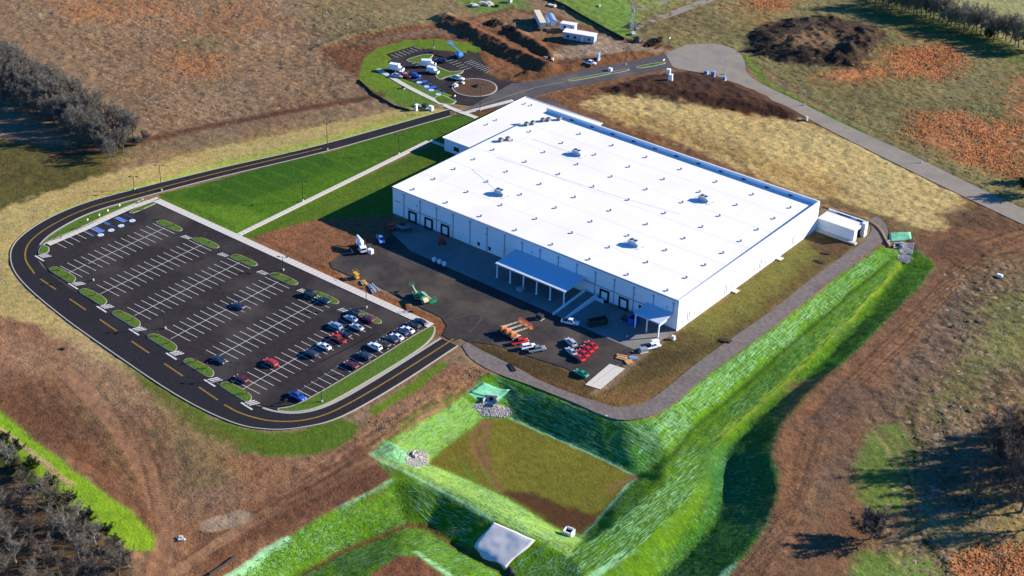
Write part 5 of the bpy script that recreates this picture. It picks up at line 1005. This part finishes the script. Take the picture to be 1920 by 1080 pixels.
# brush heaps: many broken branches
def heap(poly, n, m, name, label, cat, hmax, L=2.0, w=.12, world=None):
    P = world or [G(*p) for p in poly]; cx_, cy_ = np.mean(np.array(P), 0); mb = MB(); xs = [p[0] for p in P]; ys = [p[1] for p in P]; rng = random.Random(n); k = 0
    def inside(x, y):
        c = False
        for i in range(len(P)):
            (ax, ay), (bx, by) = P[i], P[i-1]
            if (ay > y) != (by > y) and x < (bx-ax)*(y-ay)/(by-ay)+ax: c = not c
        return c
    while k < n:
        x, y = rng.uniform(min(xs), max(xs)), rng.uniform(min(ys), max(ys))
        if not inside(x, y): continue
        e = min(math.hypot(x-(ax+(bx-ax)*t_), y-(ay+(by-ay)*t_)) for (ax, ay), (bx, by) in zip(P, P[1:]+P[:1]) for t_ in (0, .25, .5, .75))
        z = hz(x, y)+min(hmax, e*.7)*rng.random(); d = Vector((rng.gauss(0, 1), rng.gauss(0, 1), rng.gauss(.15, .35))).normalized()*L*rng.uniform(.4, 1.1); mb.tube(Vector((x, y, z))-d/2, Vector((x, y, z))+d/2, w*rng.uniform(.5, 1.3), w*.3, 3, False); k += 1
    c_ = len(mb.v); D = [(x, y, hz(x, y)-.15) for x, y in P]+[(x*.55+cx_*.45, y*.55+cy_*.45, hz(x, y)+hmax*.18) for x, y in P]+[(cx_, cy_, hz(cx_, cy_)+hmax*.22)]; q = len(P)
    mb.add(D, [(i, (i+1) % q, q+(i+1) % q, q+i) for i in range(q)]+[(q+i, q+(i+1) % q, 2*q) for i in range(q)]); o = mb.build(name, m); return tag(o, label, cat)
heap([(1402, 66), (1470, 42), (1530, 36), (1500, 60), (1450, 80), (1415, 84)], 300, 'brush', 'brush_pile', 'large dark heap of cleared brush on the left side of the brown mound', 'brush pile', 1.3, 1.4, .1)
heap([(1530, 122), (1600, 124), (1640, 98), (1650, 70), (1620, 60), (1570, 88), (1530, 104)], 380, 'brush', 'brush_pile', 'dark heap of cleared brush at the right end of the brown mound', 'brush pile', 1.2, 1.4, .1)
heap([(1420, 100), (1480, 88), (1530, 96), (1520, 116), (1460, 114)], 350, 'brush', 'brush_pile', 'grey brown heap of branches in front of the dark brush', 'brush pile', 1.2, 1.4, .1)
heap([(906, 44), (930, 36), (945, 46), (925, 52)], 220, 'brush', 'stump_pile', 'black pile of stumps left of another on the building site', 'stump pile', 2.6, 1.8, .2); heap([(940, 50), (955, 46), (970, 55), (955, 60)], 150, 'brush', 'stump_pile', 'black pile of stumps nearer the long cream trailer', 'stump pile', 2.4, 1.8, .2)
heap([(1205, 88), (1222, 74), (1242, 70), (1240, 78), (1220, 88)], 260, 'brush', 'stump_pile', 'black pile of roots beside the gravel at the head of the entry road', 'stump pile', 2.4, 1.8, .2)
heap([(1170, 50), (1185, 42), (1210, 48), (1195, 60)], 260, 'twig_grey', 'scrub_clump', 'grey leafless scrub round the foot of the utility mast', 'scrub', 2.6, 2.4, .06)
# ================================================================ lamp posts and masts
def lamp(px, top, label, m='dark_steel', heads=1, rz=0, group=None):
    x, y = G(*px); zb = max(hz(x, y)+.14, 0); h = max((Vector(onplane_vert(px, top, x, y))).z, 5.0) if top else 9.0
    r = empty('lamp_post', (x, y, zb), rz, label, 'lamp post', group); MB().tube((0, 0, 0), (0, 0, .7), .3, .3, 10).build('footing', 'concrete', r); MB().tube((0, 0, .6), (0, 0, h), .13, .09, 8).build('pole', m, r)
    for k in range(heads): s = 1 if k == 0 else -1; a = MB().tube((0, 0, h-.1), (s*1.0, 0, h+.05), .05, .05, 6).build('arm', m, r); MB().box((s*1.3, 0, h+.05), (.9, .45, .18)).build('lamp_head', m, a)
    return r
def onplane_vert(px, top, x, y):
    d = ray(*top); n = np.array([_f[0], _f[1], 0]); t = ((x-CAM[0])*n[0]+(y-CAM[1])*n[1])/(d@n); return CAM+t*d
for b, t, l in (((614, 282), (613, 229), 'dark lamp post on the lawn side of the loop road below the upper bank'), ((303, 358), (301, 310), 'dark lamp post at the upper bend of the loop road'), ((252, 356), (248, 344), 'short dark post on the outer verge at the upper bend'), ((748, 290), (747, 253), 'dark lamp post beside the upper half of the garden path'), ((568, 378), (566, 340), 'dark lamp post beside the middle of the garden path'),
                ((175, 527), (174, 496), 'dark lamp post by the second stall row on the loop road side'), ((310, 617), (309, 582), 'dark lamp post among the middle stall rows'), ((443, 712), (442, 680), 'dark lamp post beside the deep red car'), ((531, 508), (530, 486), 'dark lamp post at the island end near the bare soil'), ((687, 578), (686, 541), 'dark lamp post on the pavement opposite the green boom lift'), ((603, 755), (604, 726), 'dark lamp post on the grass verge by the bend'),
                ((813, 91), (812, 75), 'dark lamp post behind the visitor car park'), ((900, 208), (900, 158), 'tall dark lamp post beside the round soil island'), ((1173, 122), (1173, 92), 'dark lamp post beside the entry road median')):
    lamp(b, t, l, heads=2, rz=.6)
lamp((1508, 198), (1511, 172), 'pale grey lamp post on the verge of the country road, upper one', 'galv', 1, 2.6); lamp((1727, 306), (1731, 280), 'pale grey lamp post on the verge of the country road, lower one', 'galv', 1, 2.6); lamp((1358, 140), (1358, 96), 'thin grey lamp post on the pale turning circle', 'galv', 1, 2.6)
x, y = G(1184, 58); r = empty('utility_mast', (x, y, 0), .4, 'tall pale lattice mast beyond the site cabins', 'mast'); h = onplane_vert((1184, 58), (1186, 6), x, y)[2]
mb = MB()
for sx in (-.7, .7):
    for sy in (-.7, .7): mb.tube((sx, sy, 0), (sx*.4, sy*.4, h), .12, .09, 4)
for k in range(10): z = h*k/10; w = .7*(1-.6*k/10); mb.tube((-w, -w, z), (w*.94, -w*.94, z+h/10), .06, .06, 4).tube((w, w, z), (-w*.94, w*.94, z+h/10), .06, .06, 4)
mb.build('lattice', 'galv', r); mb = MB()
for z in (h-.4, h-2.4): mb.tube((-2.4, 0, z), (2.4, 0, z), .12, .12, 4)
mb.build('cross_arm', 'galv', r); MB().box((0, .5, h-3.5), (1.4, .8, 1.4)).build('equipment_box', 'galv', r)
def post_sign(px, label, h=1.6, w=.5, m='white_paint'):
    x, y = G(*px); r = empty('sign_post', (x, y, hz(x, y)), 0, label, 'sign'); MB().tube((0, 0, 0), (0, 0, h), .05, .05, 6).build('post', 'galv', r); MB().box((.06, 0, h-.25), (.04, w, .6)).build('sign_plate', m, r)
for i, (px, l) in enumerate((((165, 418), 'small white sign nearest the bend behind the reserved bays'), ((187, 409), 'small white sign second from the bend behind the reserved bays'), ((203, 401), 'small white sign third from the bend behind the reserved bays'), ((225, 391), 'small white sign farthest from the bend behind the reserved bays'))): post_sign(px, l)
post_sign((1255, 84), 'white post sign at the mouth of the entry road', 3.4, 1.0); post_sign((853, 188), 'pale sign post at the tip of the visitor verge', 2.2, .8); post_sign((853, 168), 'small white post by the round soil island', 1.6, .6); post_sign((1244, 122), 'pale sign at the end of the entry median', 2.6, 1.2)
# ================================================================ cabins, trailers, site clutter
mk('cabin_shade_blue', (.34, .40, .48), .5, var=.05)  # white cabin wall given the blue of its shaded side
def cabin(px, rz, d, label, name='site_cabin', cat='cabin', wall='cabin_shade_blue', roof='roof_white', wins=4):
    x, y = G(*px); r = empty(name, (x, y, max(0, hz(x, y))), R(rz), label, cat); L, W_, H_ = d
    MB().box((0, 0, H_/2+.5), (L, W_, H_)).build('wall', wall, r); MB().box((0, 0, H_+.6), (L+.5, W_+.5, .22)).build('roof', roof, r); MB().box((0, 0, .26), (L-.4, W_-.3, .5)).build('skirting', 'dark_steel', r)
    for k in range(wins): o = MB().box((-L/2+(k+.7)*L/(wins+.4), -W_/2-.02, 1.95), (1.1, .1, 1.1)).build('window', 'glass', r)
    MB().box((L*.12, -W_/2-.03, 1.5), (.95, .12, 2.0)).build('door', 'white_paint', r); return r
cabin((1087, 77), 18, (14, 4.2, 3.0), 'long site cabin in painted shade blue with a white roof and a row of windows'); cabin((1066, 58), 18, (6.5, 3.0, 2.7), 'small white site cabin behind the long one', wall='wall_white', wins=2)
MBx = MB
x, y = G(1012, 46); r = empty('box_trailer', (x, y, 0), R(-42), 'long cream roofed box trailer parked on the building site', 'trailer'); MB().box((0, 0, 2.4), (15.5, 2.5, 2.8)).build('box', 'steel_blue', r); MB().box((0, 0, 3.86), (15.7, 2.7, .12)).build('roof', 'paint_cream', r); MB().box((7.8, 0, 2.4), (.12, 2.4, 2.6)).build('door', 'paint_cream', r)
for sx in (-5.5, -4.3, 5): MB().tube((sx, -1.1, .5), (sx, 1.1, .5), .5, .5, 12).build('wheel', 'rubber', r)
x, y = G(1034, 42); r = empty('storage_shelter', (x, y, 0), R(-42), 'pale blue arched fabric shelter beside the cream roofed trailer', 'shelter'); n = 10; mb = MB(); vs = [(sx, 2.4*math.cos(math.pi*i/n), 3.0*math.sin(math.pi*i/n)) for sx in (-4.5, 4.5) for i in range(n+1)]
mb.add(vs, [(i, i+1, n+2+i, n+1+i) for i in range(n)]+[tuple(range(n+1)), tuple(range(2*n+1, n, -1))]); mb.build('cover', 'paint_light_blue', r); MB().box((4.55, 0, 1.2), (.1, 2.2, 2.3)).build('door', 'white_paint', r)
def slab(px, d, label, m='concrete', rz=20, name='concrete_block', cat='rubble', lift=.0):
    x, y = G(*px); z = hz(x, y); mb = MB()
    for k in range(4): mb.box((x+random.uniform(-d[0], d[0])*.35, y+random.uniform(-d[1], d[1])*.35, z+d[2]*(.3+.25*(k % 2))+lift), (d[0]*random.uniform(.4, .8), d[1]*random.uniform(.4, .8), d[2]*random.uniform(.6, 1)), R(rz+random.uniform(-40, 40)), .9)
    return tag(mb.build(name, m), label, cat)
slab((890, 12), (4, 2.5, 1), 'low pale rubble on the green patch at the top, left heap'); slab((914, 9), (6, 3, 1.3), 'broad pale rubble on the green patch at the top, middle heap'); slab((957, 5), (2, 2, 2), 'white block of rubble on the green patch at the top, right end'); slab((931, 12), (2, 1.6, 1.2), 'small dark lump beside the pale rubble at the top', 'brush'); slab((1035, 12), (5, 2, 1), 'white broken slabs against the dark silt fence'); slab((1122, 12), (1.3, 1.2, .8), 'small white stone in the green field at the top')
slab((1190, 65), (3, 2, 1), 'pale boulder pile below the utility mast', 'pipe_concrete'); slab((1140, 780), (1, 1, .2), 'pale stone on the gravel road bend', 'gravel'); slab((120, 655), (1.2, 1, .5), 'small dark lump on the dirt left of the loop road', 'brush'); slab((1512, 226), (1.6, 1.4, 1.6), 'pale culvert block at the tip of the dark topsoil', 'pipe_concrete')
slab((892, 163), (3.0, 1.8, 1.0), 'dark stones in the middle of the round soil island', 'dark_steel'); slab((340, 1012), (2.4, 1.4, .5), 'small pale and dark debris on the dirt near the bottom', 'pipe_concrete'); slab((1505, 620), (0.1, .1, .02), 'tiny stone on the swale bank', 'gravel') if False else None
slab((1360, 638), (3.4, 2.4, .5), 'dark heap of cut grass beside the gravel road', 'brush'); slab((1545, 475), (3.5, 1.2, .35), 'dark row of turf lying by the dock shelter', 'brush'); slab((1536, 492), (3.5, 1.2, .35), 'second dark row of turf nearer the gravel road', 'brush')
for px, l in (((1253, 140), 'pale portable toilet at the edge of the dark topsoil'), ((1257, 150), 'second portable toilet nearer the topsoil'), ((1336, 144), 'pale blue tank beside the turning circle')):
    cabinet(px, l, (1.6, 1.6, 2.4), 'paint_light_blue' if 'blue' in l else 'white_paint', 20, 'portable_toilet' if 'toilet' in l else 'tank', 'portable toilet' if 'toilet' in l else 'tank')
cabinet((1324, 138), 'small blue box left of the pale blue tank', (1.6, 1.2, 1.1), 'paint_light_blue'); cabinet((1358, 150), 'small blue box right of the pale blue tank', (1.2, 1.2, 1.4), 'paint_light_blue'); cabinet((1122, 112), 'tall pale blue panel standing on the soil bank by the entry road', (.6, 3.2, 3.0), 'paint_light_blue', 20, 'site_hoarding', 'hoarding'); cabinet((1144, 133), 'white box on the entry road median', (1.5, 1.2, 1.2)); cabinet((855, 163), 'white box on the kerb of the round soil island', (1.4, 1.2, 1.1)); cabinet((868, 158), 'small white rock like box on the round soil island', (1.1, 1, .8))
def silt_fence(px, label, h=.9):
    P = GL(*px); r = empty('silt_fence', (*P[0], 0), 0, label, 'fence'); o = P[0]; Q = [(x-o[0], y-o[1]) for x, y in P]; mb = MB()
    for (ax, ay), (bx, by) in zip(Q[:-1], Q[1:]):
        n = Vector((-(by-ay), bx-ax)).normalized()*.03; mb.add([(ax-n.x, ay-n.y, -.1), (bx-n.x, by-n.y, -.1), (bx+n.x, by+n.y, -.1), (ax+n.x, ay+n.y, -.1), (ax-n.x, ay-n.y, h), (bx-n.x, by-n.y, h), (bx+n.x, by+n.y, h), (ax+n.x, ay+n.y, h)], [(0, 1, 5, 4), (1, 2, 6, 5), (2, 3, 7, 6), (3, 0, 4, 7), (4, 5, 6, 7)])
    mb.build('fabric', 'black', r); L = 0
    for (ax, ay), (bx, by) in zip(Q[:-1], Q[1:]):
        l = math.hypot(bx-ax, by-ay); n = max(1, int(l/6))
        for k in range(n): MB().box((ax+(bx-ax)*k/n, ay+(by-ay)*k/n+.08, h/2), (.1, .06, h+.3)).build('stake', 'wood', r)
silt_fence([(1022, -4), (1060, 14), (1090, 32), (1140, 60), (1170, 76)], 'black silt fence running between the building site and the green field', 1.3)
silt_fence([(672, 150), (700, 178), (740, 200), (768, 208)], 'low dark silt fence at the foot of the visitor lawn', .7)
# straw wattle round the end of the gravel road
mb = MB(); P = smooth_line(GL((1546, 388), (1590, 400), (1630, 416), (1650, 432), (1660, 450), (1668, 465)), 4)
for a, b in zip(P[:-1], P[1:]): mb.tube((*a, .2), (*b, .2), .32, .32, 8)
tag(mb.build('straw_wattle', 'straw_log'), 'long orange brown straw roll curving round the end of the gravel road', 'straw roll')
mk('clod', (.20, .135, .09), .95, var=.3)
# ================================================================ basin works
def pad(px, label, seed, n=260, m='gravel', name='riprap', cat='riprap'):
    P = [G(*p) for p in px]; xs = [p[0] for p in P]; ys = [p[1] for p in P]; rng = random.Random(seed); mb = MB(); k = 0; t = 0
    while k < n and t < 9000:
        t += 1; x, y = rng.uniform(min(xs), max(xs)), rng.uniform(min(ys), max(ys)); c = False
        for i in range(len(P)):
            (ax, ay), (bx, by) = P[i], P[i-1]
            if (ay > y) != (by > y) and x < (bx-ax)*(y-ay)/(by-ay)+ax: c = not c
        if c: s = rng.uniform(.16, .34) if m != 'clod' else rng.uniform(.08, .24); mb.box((x, y, hz(x, y)+.02+s*.2), (s*1.3, s, s*.8), rng.uniform(0, 6), .7); k += 1
    o = mb.build(name, m); (tag(o, kind='stuff') if m == 'clod' or seed == 3 else tag(o, label, cat))
pad([(880, 690), (915, 688), (922, 700), (890, 716), (862, 712)], 'scatter of brown clods at the corner above the basin', 8, 150, 'clod', 'soil_clods', 'clods'); pad([(688, 790), (725, 780), (745, 792), (735, 808), (700, 812)], 'scatter of brown clods beside the bend of the loop road', 9, 170, 'clod', 'soil_clods', 'clods')
pad([(886, 760), (910, 755), (955, 765), (960, 776), (945, 783), (905, 780)], 'fan of grey riprap stones below the upper basin inlet', 1, 520); pad([(760, 858), (768, 845), (790, 842), (803, 852), (802, 870), (780, 876), (764, 870)], 'round patch of grey riprap stones at the left basin corner', 2, 380)
pad([(1688, 453), (1714, 456), (1710, 477), (1686, 474)], 'dark stones in the drain hollow beside the green mat', 3, 1000); pad([(1678, 480), (1700, 474), (1712, 486), (1700, 495)], 'grey stones at the head of the swale', 4, 280)
def headwall(px, rz, label, s=1.0, m='pipe_concrete'):
    x, y = G(*px); r = empty('culvert_headwall', (x, y, hz(x, y)), R(rz), label, 'culvert'); r.scale = (s,)*3
    MB().box((0, 0, .9), (.4, 3.4, 1.8)).box((.9, 1.6, .6), (1.6, .3, 1.2), R(25)).box((.9, -1.6, .6), (1.6, .3, 1.2), R(-25)).box((.8, 0, .08), (1.8, 2.6, .2)).build('wall', m, r, bevel=.04); MB().tube((-.6, 0, .75), (.28, 0, .75), .62, .62, 16).build('pipe', 'black', r)
headwall((921, 751), -60, 'pale concrete pipe mouth above the grey stone fan', 1.1); headwall((776, 853), 20, 'small concrete pipe mouth in the round stone patch', .6); headwall((1682, 462), -50, 'concrete pipe mouth at the head of the swale', .8); headwall((1665, 455), 0, 'small pale pipe end beside the straw roll', .45)
x, y = G(1066, 1004); r = empty('outlet_box', (x, y, hz(x, y)), R(10), 'white square outlet box with a dark grate in the basin corner', 'outlet box'); mb = MB()
for a in range(4): c_, s_ = math.cos(a*math.pi/2), math.sin(a*math.pi/2); mb.box((c_*1.1, s_*1.1, .9), (.3, 2.48, 1.9), a*math.pi/2)
mb.build('wall', 'white_paint', r); MB().box((0, 0, 1.2), (1.95, 1.95, .1)).build('grate', 'black', r)
# spillway: a dished concrete sheet laid over the berm
mk('spill_concrete', (.66, .61, .54), .85, var=.06, scale=.3); add_stains(M['spill_concrete'], (.45, .44, .44), .25, .5, .75, .5)
C4 = [G(*p) for p in ((924, 980), (1003, 1014), (946, 1068), (886, 1031))]; n = 18; vs = []
for i in range(n+1):
    for j in range(n+1):
        u, v_ = i/n, j/n; w_ = .9*math.sin(u*9+1)*(v_ > .98)+.7*math.sin(v_*7)*(u in (0, 1)); x = (C4[0][0]*(1-u)+C4[1][0]*u)*(1-v_)+(C4[3][0]*(1-u)+C4[2][0]*u)*v_+w_*.4; y = (C4[0][1]*(1-u)+C4[1][1]*u)*(1-v_)+(C4[3][1]*(1-u)+C4[2][1]*u)*v_+w_*.4
        vs.append((x, y, hz(x, y)+.16))
o = MB().add(vs, [(i*(n+1)+j, (i+1)*(n+1)+j, (i+1)*(n+1)+j+1, i*(n+1)+j+1)[::-1] for i in range(n) for j in range(n)]).build('spillway', 'spill_concrete', smooth=True); md = o.modifiers.new('thickness', 'SOLIDIFY'); md.thickness = .2; md.offset = 0; tag(o, 'pale concrete spillway sheet laid over the outer bank of the basin', 'spillway')
x, y = G(958, 1076); r = empty('drain_pipe', (x, y, hz(x, y)), R(-40), 'dark pipe opening at the foot of the pale spillway', 'pipe'); MB().tube((-1.5, 0, .4), (1.0, 0, .4), .7, .7, 14).build('barrel', 'black', r); MB().tube((1.0, 0, .4), (1.12, 0, .4), .8, .8, 14).build('collar', 'dark_steel', r)
mb = MB(); P = GL((392, 1078), (420, 1060), (440, 1044)); 
for a, b in zip(P[:-1], P[1:]): mb.tube((*a, hz(*a)+.25), (*b, hz(*b)+.25), .3, .3, 10)
tag(mb.build('drain_pipe', 'black'), 'black plastic pipe lying on the dirt at the bottom edge', 'pipe')
# loose erosion mats lying on the ground
def loose_mat(px, label, m='teal_mat'):
    P = GL(*px); xs = [p[0] for p in P]; n = 8; vs = []
    for i in range(n+1):
        for j in range(n+1):
            u, v_ = i/n, j/n; x = (P[0][0]*(1-u)+P[1][0]*u)*(1-v_)+(P[3][0]*(1-u)+P[2][0]*u)*v_; y = (P[0][1]*(1-u)+P[1][1]*u)*(1-v_)+(P[3][1]*(1-u)+P[2][1]*u)*v_; vs.append((x, y, hz(x, y)+.14+.04*math.sin(i*1.7+j)))
    o = MB().add(vs, [(i*(n+1)+j, (i+1)*(n+1)+j, (i+1)*(n+1)+j+1, i*(n+1)+j+1) for i in range(n) for j in range(n)]).build('erosion_mat', m, smooth=True); md = o.modifiers.new('thickness', 'SOLIDIFY'); md.thickness = .08; tag(o, label, 'erosion mat')
loose_mat(((1666, 438), (1707, 436), (1709, 449), (1668, 453)), 'oblong teal erosion mat on the dirt beyond the straw roll')
loose_mat(((880, 736), (906, 718), (956, 731), (934, 750)), 'teal erosion mat above the stone fan at the basin corner')
# netting of the erosion mats: pale strips showing through the grass in rows, too many to count
def netting(name, sets, m, seed):
    rng = np.random.default_rng(seed); mb = MB()
    for poly, d0, d1, n, ln, wd, jit in sets:
        n = int(n*1.6)
        P = [G(*p) for p in poly]; xs = [p[0] for p in P]; ys = [p[1] for p in P]; a, b = Vector(G(*d0)), Vector(G(*d1)); d = (b-a).normalized(); k = 0; t = 0
        while k < n and t < n*12:
            t += 1; x, y = rng.uniform(min(xs), max(xs)), rng.uniform(min(ys), max(ys)); c = False
            for i in range(len(P)):
                (ax, ay), (bx, by) = P[i], P[i-1]
                if (ay > y) != (by > y) and x < (bx-ax)*(y-ay)/(by-ay)+ax: c = not c
            ix, iy = min(max(int((x-X0)/DX), 0), NX-1), min(max(int((y-Y0)/DX), 0), NY-1)
            if not c or BN[ix, iy]*.6+BN2[ix, iy]*.6 < rng.uniform(.42, .72): continue
            dd = Vector((d.x+rng.normal(0, jit), d.y+rng.normal(0, jit))).normalized(); L = ln*.8*rng.uniform(.3, 1.3); w = wd*.8*rng.uniform(.4, 1.4); nn = Vector((-dd.y, dd.x))*w/2; m_ = max(1, int(L/1.2)); q = []
            for s in range(m_+1):
                p = Vector((x, y))+dd*L*(s/m_-.5); e = 1-abs(s/m_-.5)*1.2; u, v_ = p+nn*e, p-nn*e; q += [(u.x, u.y, hz(u.x, u.y)+.07), (v_.x, v_.y, hz(v_.x, v_.y)+.07)]
            mb.add(q, [(2*s, 2*s+1, 2*s+3, 2*s+2) for s in range(m_)]); k += 1
    return tag(mb.build(name, m), kind='stuff')
mk('net_mint', (.185, .355, .135), .85, var=.3, scale=.8); mk('net_green', (.045, .13, .02), .95, var=.4, scale=.8)
BAND = [(1640, 472), (1668, 486), (1500, 618), (1380, 722), (1290, 796), (1255, 842), (1235, 835), (1200, 800), (1262, 764), (1330, 706), (1450, 619)]
NEF = [(935, 712), (1080, 762), (1170, 793), (1230, 805), (1236, 855), (1200, 888), (1080, 834), (960, 780)]
SEC = [(1100, 1015), (1243, 910), (1275, 860), (1325, 880), (1300, 925), (1240, 985), (1170, 1050), (1080, 1075), (1060, 1048)]
LEDGE = [(1680, 494), (1688, 496), (1600, 592), (1488, 704), (1400, 778), (1340, 838), (1320, 880), (1280, 856), (1310, 812), (1400, 737), (1515, 632)]
FAR = [(1752, 500), (1702, 562), (1602, 662), (1522, 733), (1464, 800), (1447, 862), (1456, 918), (1436, 980), (1396, 1034), (1330, 1105), (1200, 1105), (1340, 910), (1420, 800), (1510, 716), (1620, 602)]
SWS = [(700, 850), (724, 826), (770, 851), (808, 871), (938, 926), (1062, 1001), (1090, 1010), (1060, 1044), (1010, 1018), (925, 972), (830, 918), (762, 884)]
NWS = [(757, 852), (744, 820), (870, 745), (906, 782), (818, 850)]
LOW = [(440, 1080), (505, 1035), (572, 990), (642, 950), (735, 900), (770, 980), (640, 1030), (500, 1080)]; LOW2 = [(560, 1085), (640, 1042), (765, 992), (800, 996), (856, 1032), (940, 1082), (850, 1085), (790, 1042), (750, 1038), (660, 1080)]; SWO = [(765, 890), (830, 922), (890, 960), (880, 1020), (800, 985), (770, 975)]; SEO = [(1012, 1022), (1068, 1050), (1110, 1085), (960, 1085), (950, 1072)]
netting('mat_netting', [(BAND, (1450, 615), (1480, 640), 200, 2.0, .26, .25), (BAND, (1640, 472), (1500, 600), 480, 4.5, .24, .04), (NEF, (950, 740), (1170, 840), 330, 5.5, .26, .05), (SEC, (1090, 1030), (1280, 880), 420, 4.0, .26, .06), (LEDGE, (1300, 830), (1500, 660), 320, 2.2, .2, .12),
    (FAR, (1400, 900), (1440, 900), 420, 1.8, .24, .2), (SWS, (830, 900), (850, 885), 300, 2.4, .2, .1), (SWS, (720, 850), (1040, 1015), 160, 5, .2, .04), (NWS, (770, 830), (880, 765), 240, 3.0, .2, .1), (LOW, (500, 1050), (700, 940), 330, 1.2, .3, .6), (LOW2, (600, 1060), (760, 1000), 360, 2.4, .26, .35), (SWO, (780, 930), (880, 985), 120, 3, .3, .15), (SEO, (960, 1070), (1010, 1030), 140, 2.5, .3, .4)], 'net_mint', 5)
netting('mat_grass', [(BAND, (1450, 615), (1480, 640), 420, 2.2, .34, .2), (LEDGE, (1300, 830), (1500, 660), 420, 5, .3, .04), (SEC, (1090, 1030), (1280, 880), 420, 4.5, .34, .05), (FAR, (1500, 740), (1600, 640), 700, 3.0, .4, .3), (SWS, (830, 900), (850, 885), 260, 2.0, .22, .15), (NWS, (770, 830), (880, 765), 200, 2.0, .22, .15), (LOW, (500, 1050), (700, 940), 360, 1.6, .4, .5), (LOW2, (600, 1060), (760, 1000), 360, 2.4, .3, .3), (NEF, (950, 740), (1170, 840), 260, 4, .3, .08)], 'net_green', 6)
# ================================================================ ground cover that nobody could count
def tufts(name, polys, n, m, hgt, seed, ww=.35):
    rng = np.random.default_rng(seed); V = []; F = []
    for poly, share in polys:
        P = [G(*p) for p in poly]; xs = [p[0] for p in P]; ys = [p[1] for p in P]; N_ = int(n*share); x = rng.uniform(min(xs), max(xs), N_*4); y = rng.uniform(min(ys), max(ys), N_*4); ins = np.zeros(len(x), bool)
        for i in range(len(P)):
            (ax, ay), (bx, by) = P[i], P[i-1]
            if ay != by: ins ^= ((ay > y) != (by > y)) & (x < (bx-ax)*(y-ay)/(by-ay)+ax)
        x = x+np.where(ins, rng.normal(0, 3.5, len(x)), 0); y = y+np.where(ins, rng.normal(0, 3.5, len(y)), 0); ix = np.clip(((x-X0)/DX).astype(int), 0, NX-1); iy = np.clip(((y-Y0)/DX).astype(int), 0, NY-1); ok = ins & (FLAT[ix, iy] < .02) & (BN2[ix, iy]+.25*BN[ix, iy] > rng.uniform(.38, .82, len(x)))
        for px, py, pz in zip(x[ok][:N_], y[ok][:N_], H[ix[ok], iy[ok]][:N_]):
            b = len(V); rr = ww*rng.uniform(.7, 1.6); h = hgt*rng.uniform(.5, 1.3); lx, ly = rng.normal(0, .25, 2)*rr; a0_ = rng.uniform(0, 6.28)
            V.append((px+lx, py+ly, pz+h)); V += [(px+rr*math.cos(a0_+k*1.2566)*rng.uniform(.6, 1.3), py+rr*math.sin(a0_+k*1.2566)*rng.uniform(.6, 1.3), pz-.1) for k in range(5)]
            F += [(b, b+1+k, b+1+(k+1) % 5) for k in range(5)]
    o = MB(); o.v = V; o.f = F; o.mi = [0]*len(F); o = o.build(name, m, smooth=True); tag(o, kind='stuff'); return o
pad([(100, 700), (250, 740), (340, 830), (480, 880), (690, 850), (640, 930), (450, 1020), (320, 1060), (290, 930), (180, 830)], '', 31, 500, 'clod', 'loose_clods'); pad([(1890, 440), (1760, 540), (1600, 700), (1480, 830), (1470, 930), (1400, 1060), (1560, 1040), (1600, 850), (1700, 720), (1830, 560)], '', 32, 600, 'clod', 'loose_clods'); pad([(520, 440), (590, 420), (650, 440), (650, 465), (600, 490)], '', 33, 160, 'clod', 'loose_clods'); pad([(1270, 640), (1420, 540), (1520, 450), (1560, 480), (1430, 580), (1250, 710)], '', 34, 260, 'clod', 'loose_clods')
mk('tuft_orange', (.40, .145, .05), .95, var=.5, scale=.5); mk('tuft_straw', (.22, .155, .10), .95, var=.45, scale=.4); mk('tuft_olive', (.145, .135, .06), .95, var=.45, scale=.4)
LF = [(40, 20), (320, -5), (840, -5), (800, 30), (640, 70), (640, 180), (450, 220), (280, 255), (180, 160)]; RF = [(1400, 110), (1660, 130), (1850, 110), (1925, 130), (1925, 400), (1800, 330), (1500, 175)]
tufts('dry_scrub', [(LF, .6), (RF, .05), ([(1800, 520), (1925, 480), (1925, 1080), (1700, 1080), (1710, 900)], .3)], 2600, 'tuft_straw', .24, 3, .8)
tufts('orange_bunch_grass', [([(1680, 92), (1780, 82), (1812, 120), (1770, 150), (1690, 140), (1600, 162), (1540, 150)], .3), ([(1700, 215), (1790, 212), (1925, 240), (1925, 345), (1800, 305), (1700, 262)], .4), ([(1365, -10), (1490, -10), (1470, 16), (1390, 20)], .1), ([(290, 95), (420, 100), (440, 140), (310, 140)], .05), ([(90, 0), (520, 0), (470, 75), (340, 60), (150, 40)], .15), ([(1770, 1040), (1925, 1020), (1925, 1085), (1820, 1085)], .12)], 8000, 'tuft_orange', .34, 4, .38)
tufts('olive_weeds', [(RF, .5), ([(1800, 520), (1925, 480), (1925, 1080), (1700, 1080), (1710, 900)], .4), ([(560, -5), (850, -5), (800, 40), (640, 90)], .2)], 2200, 'tuft_olive', .24, 5, .8)
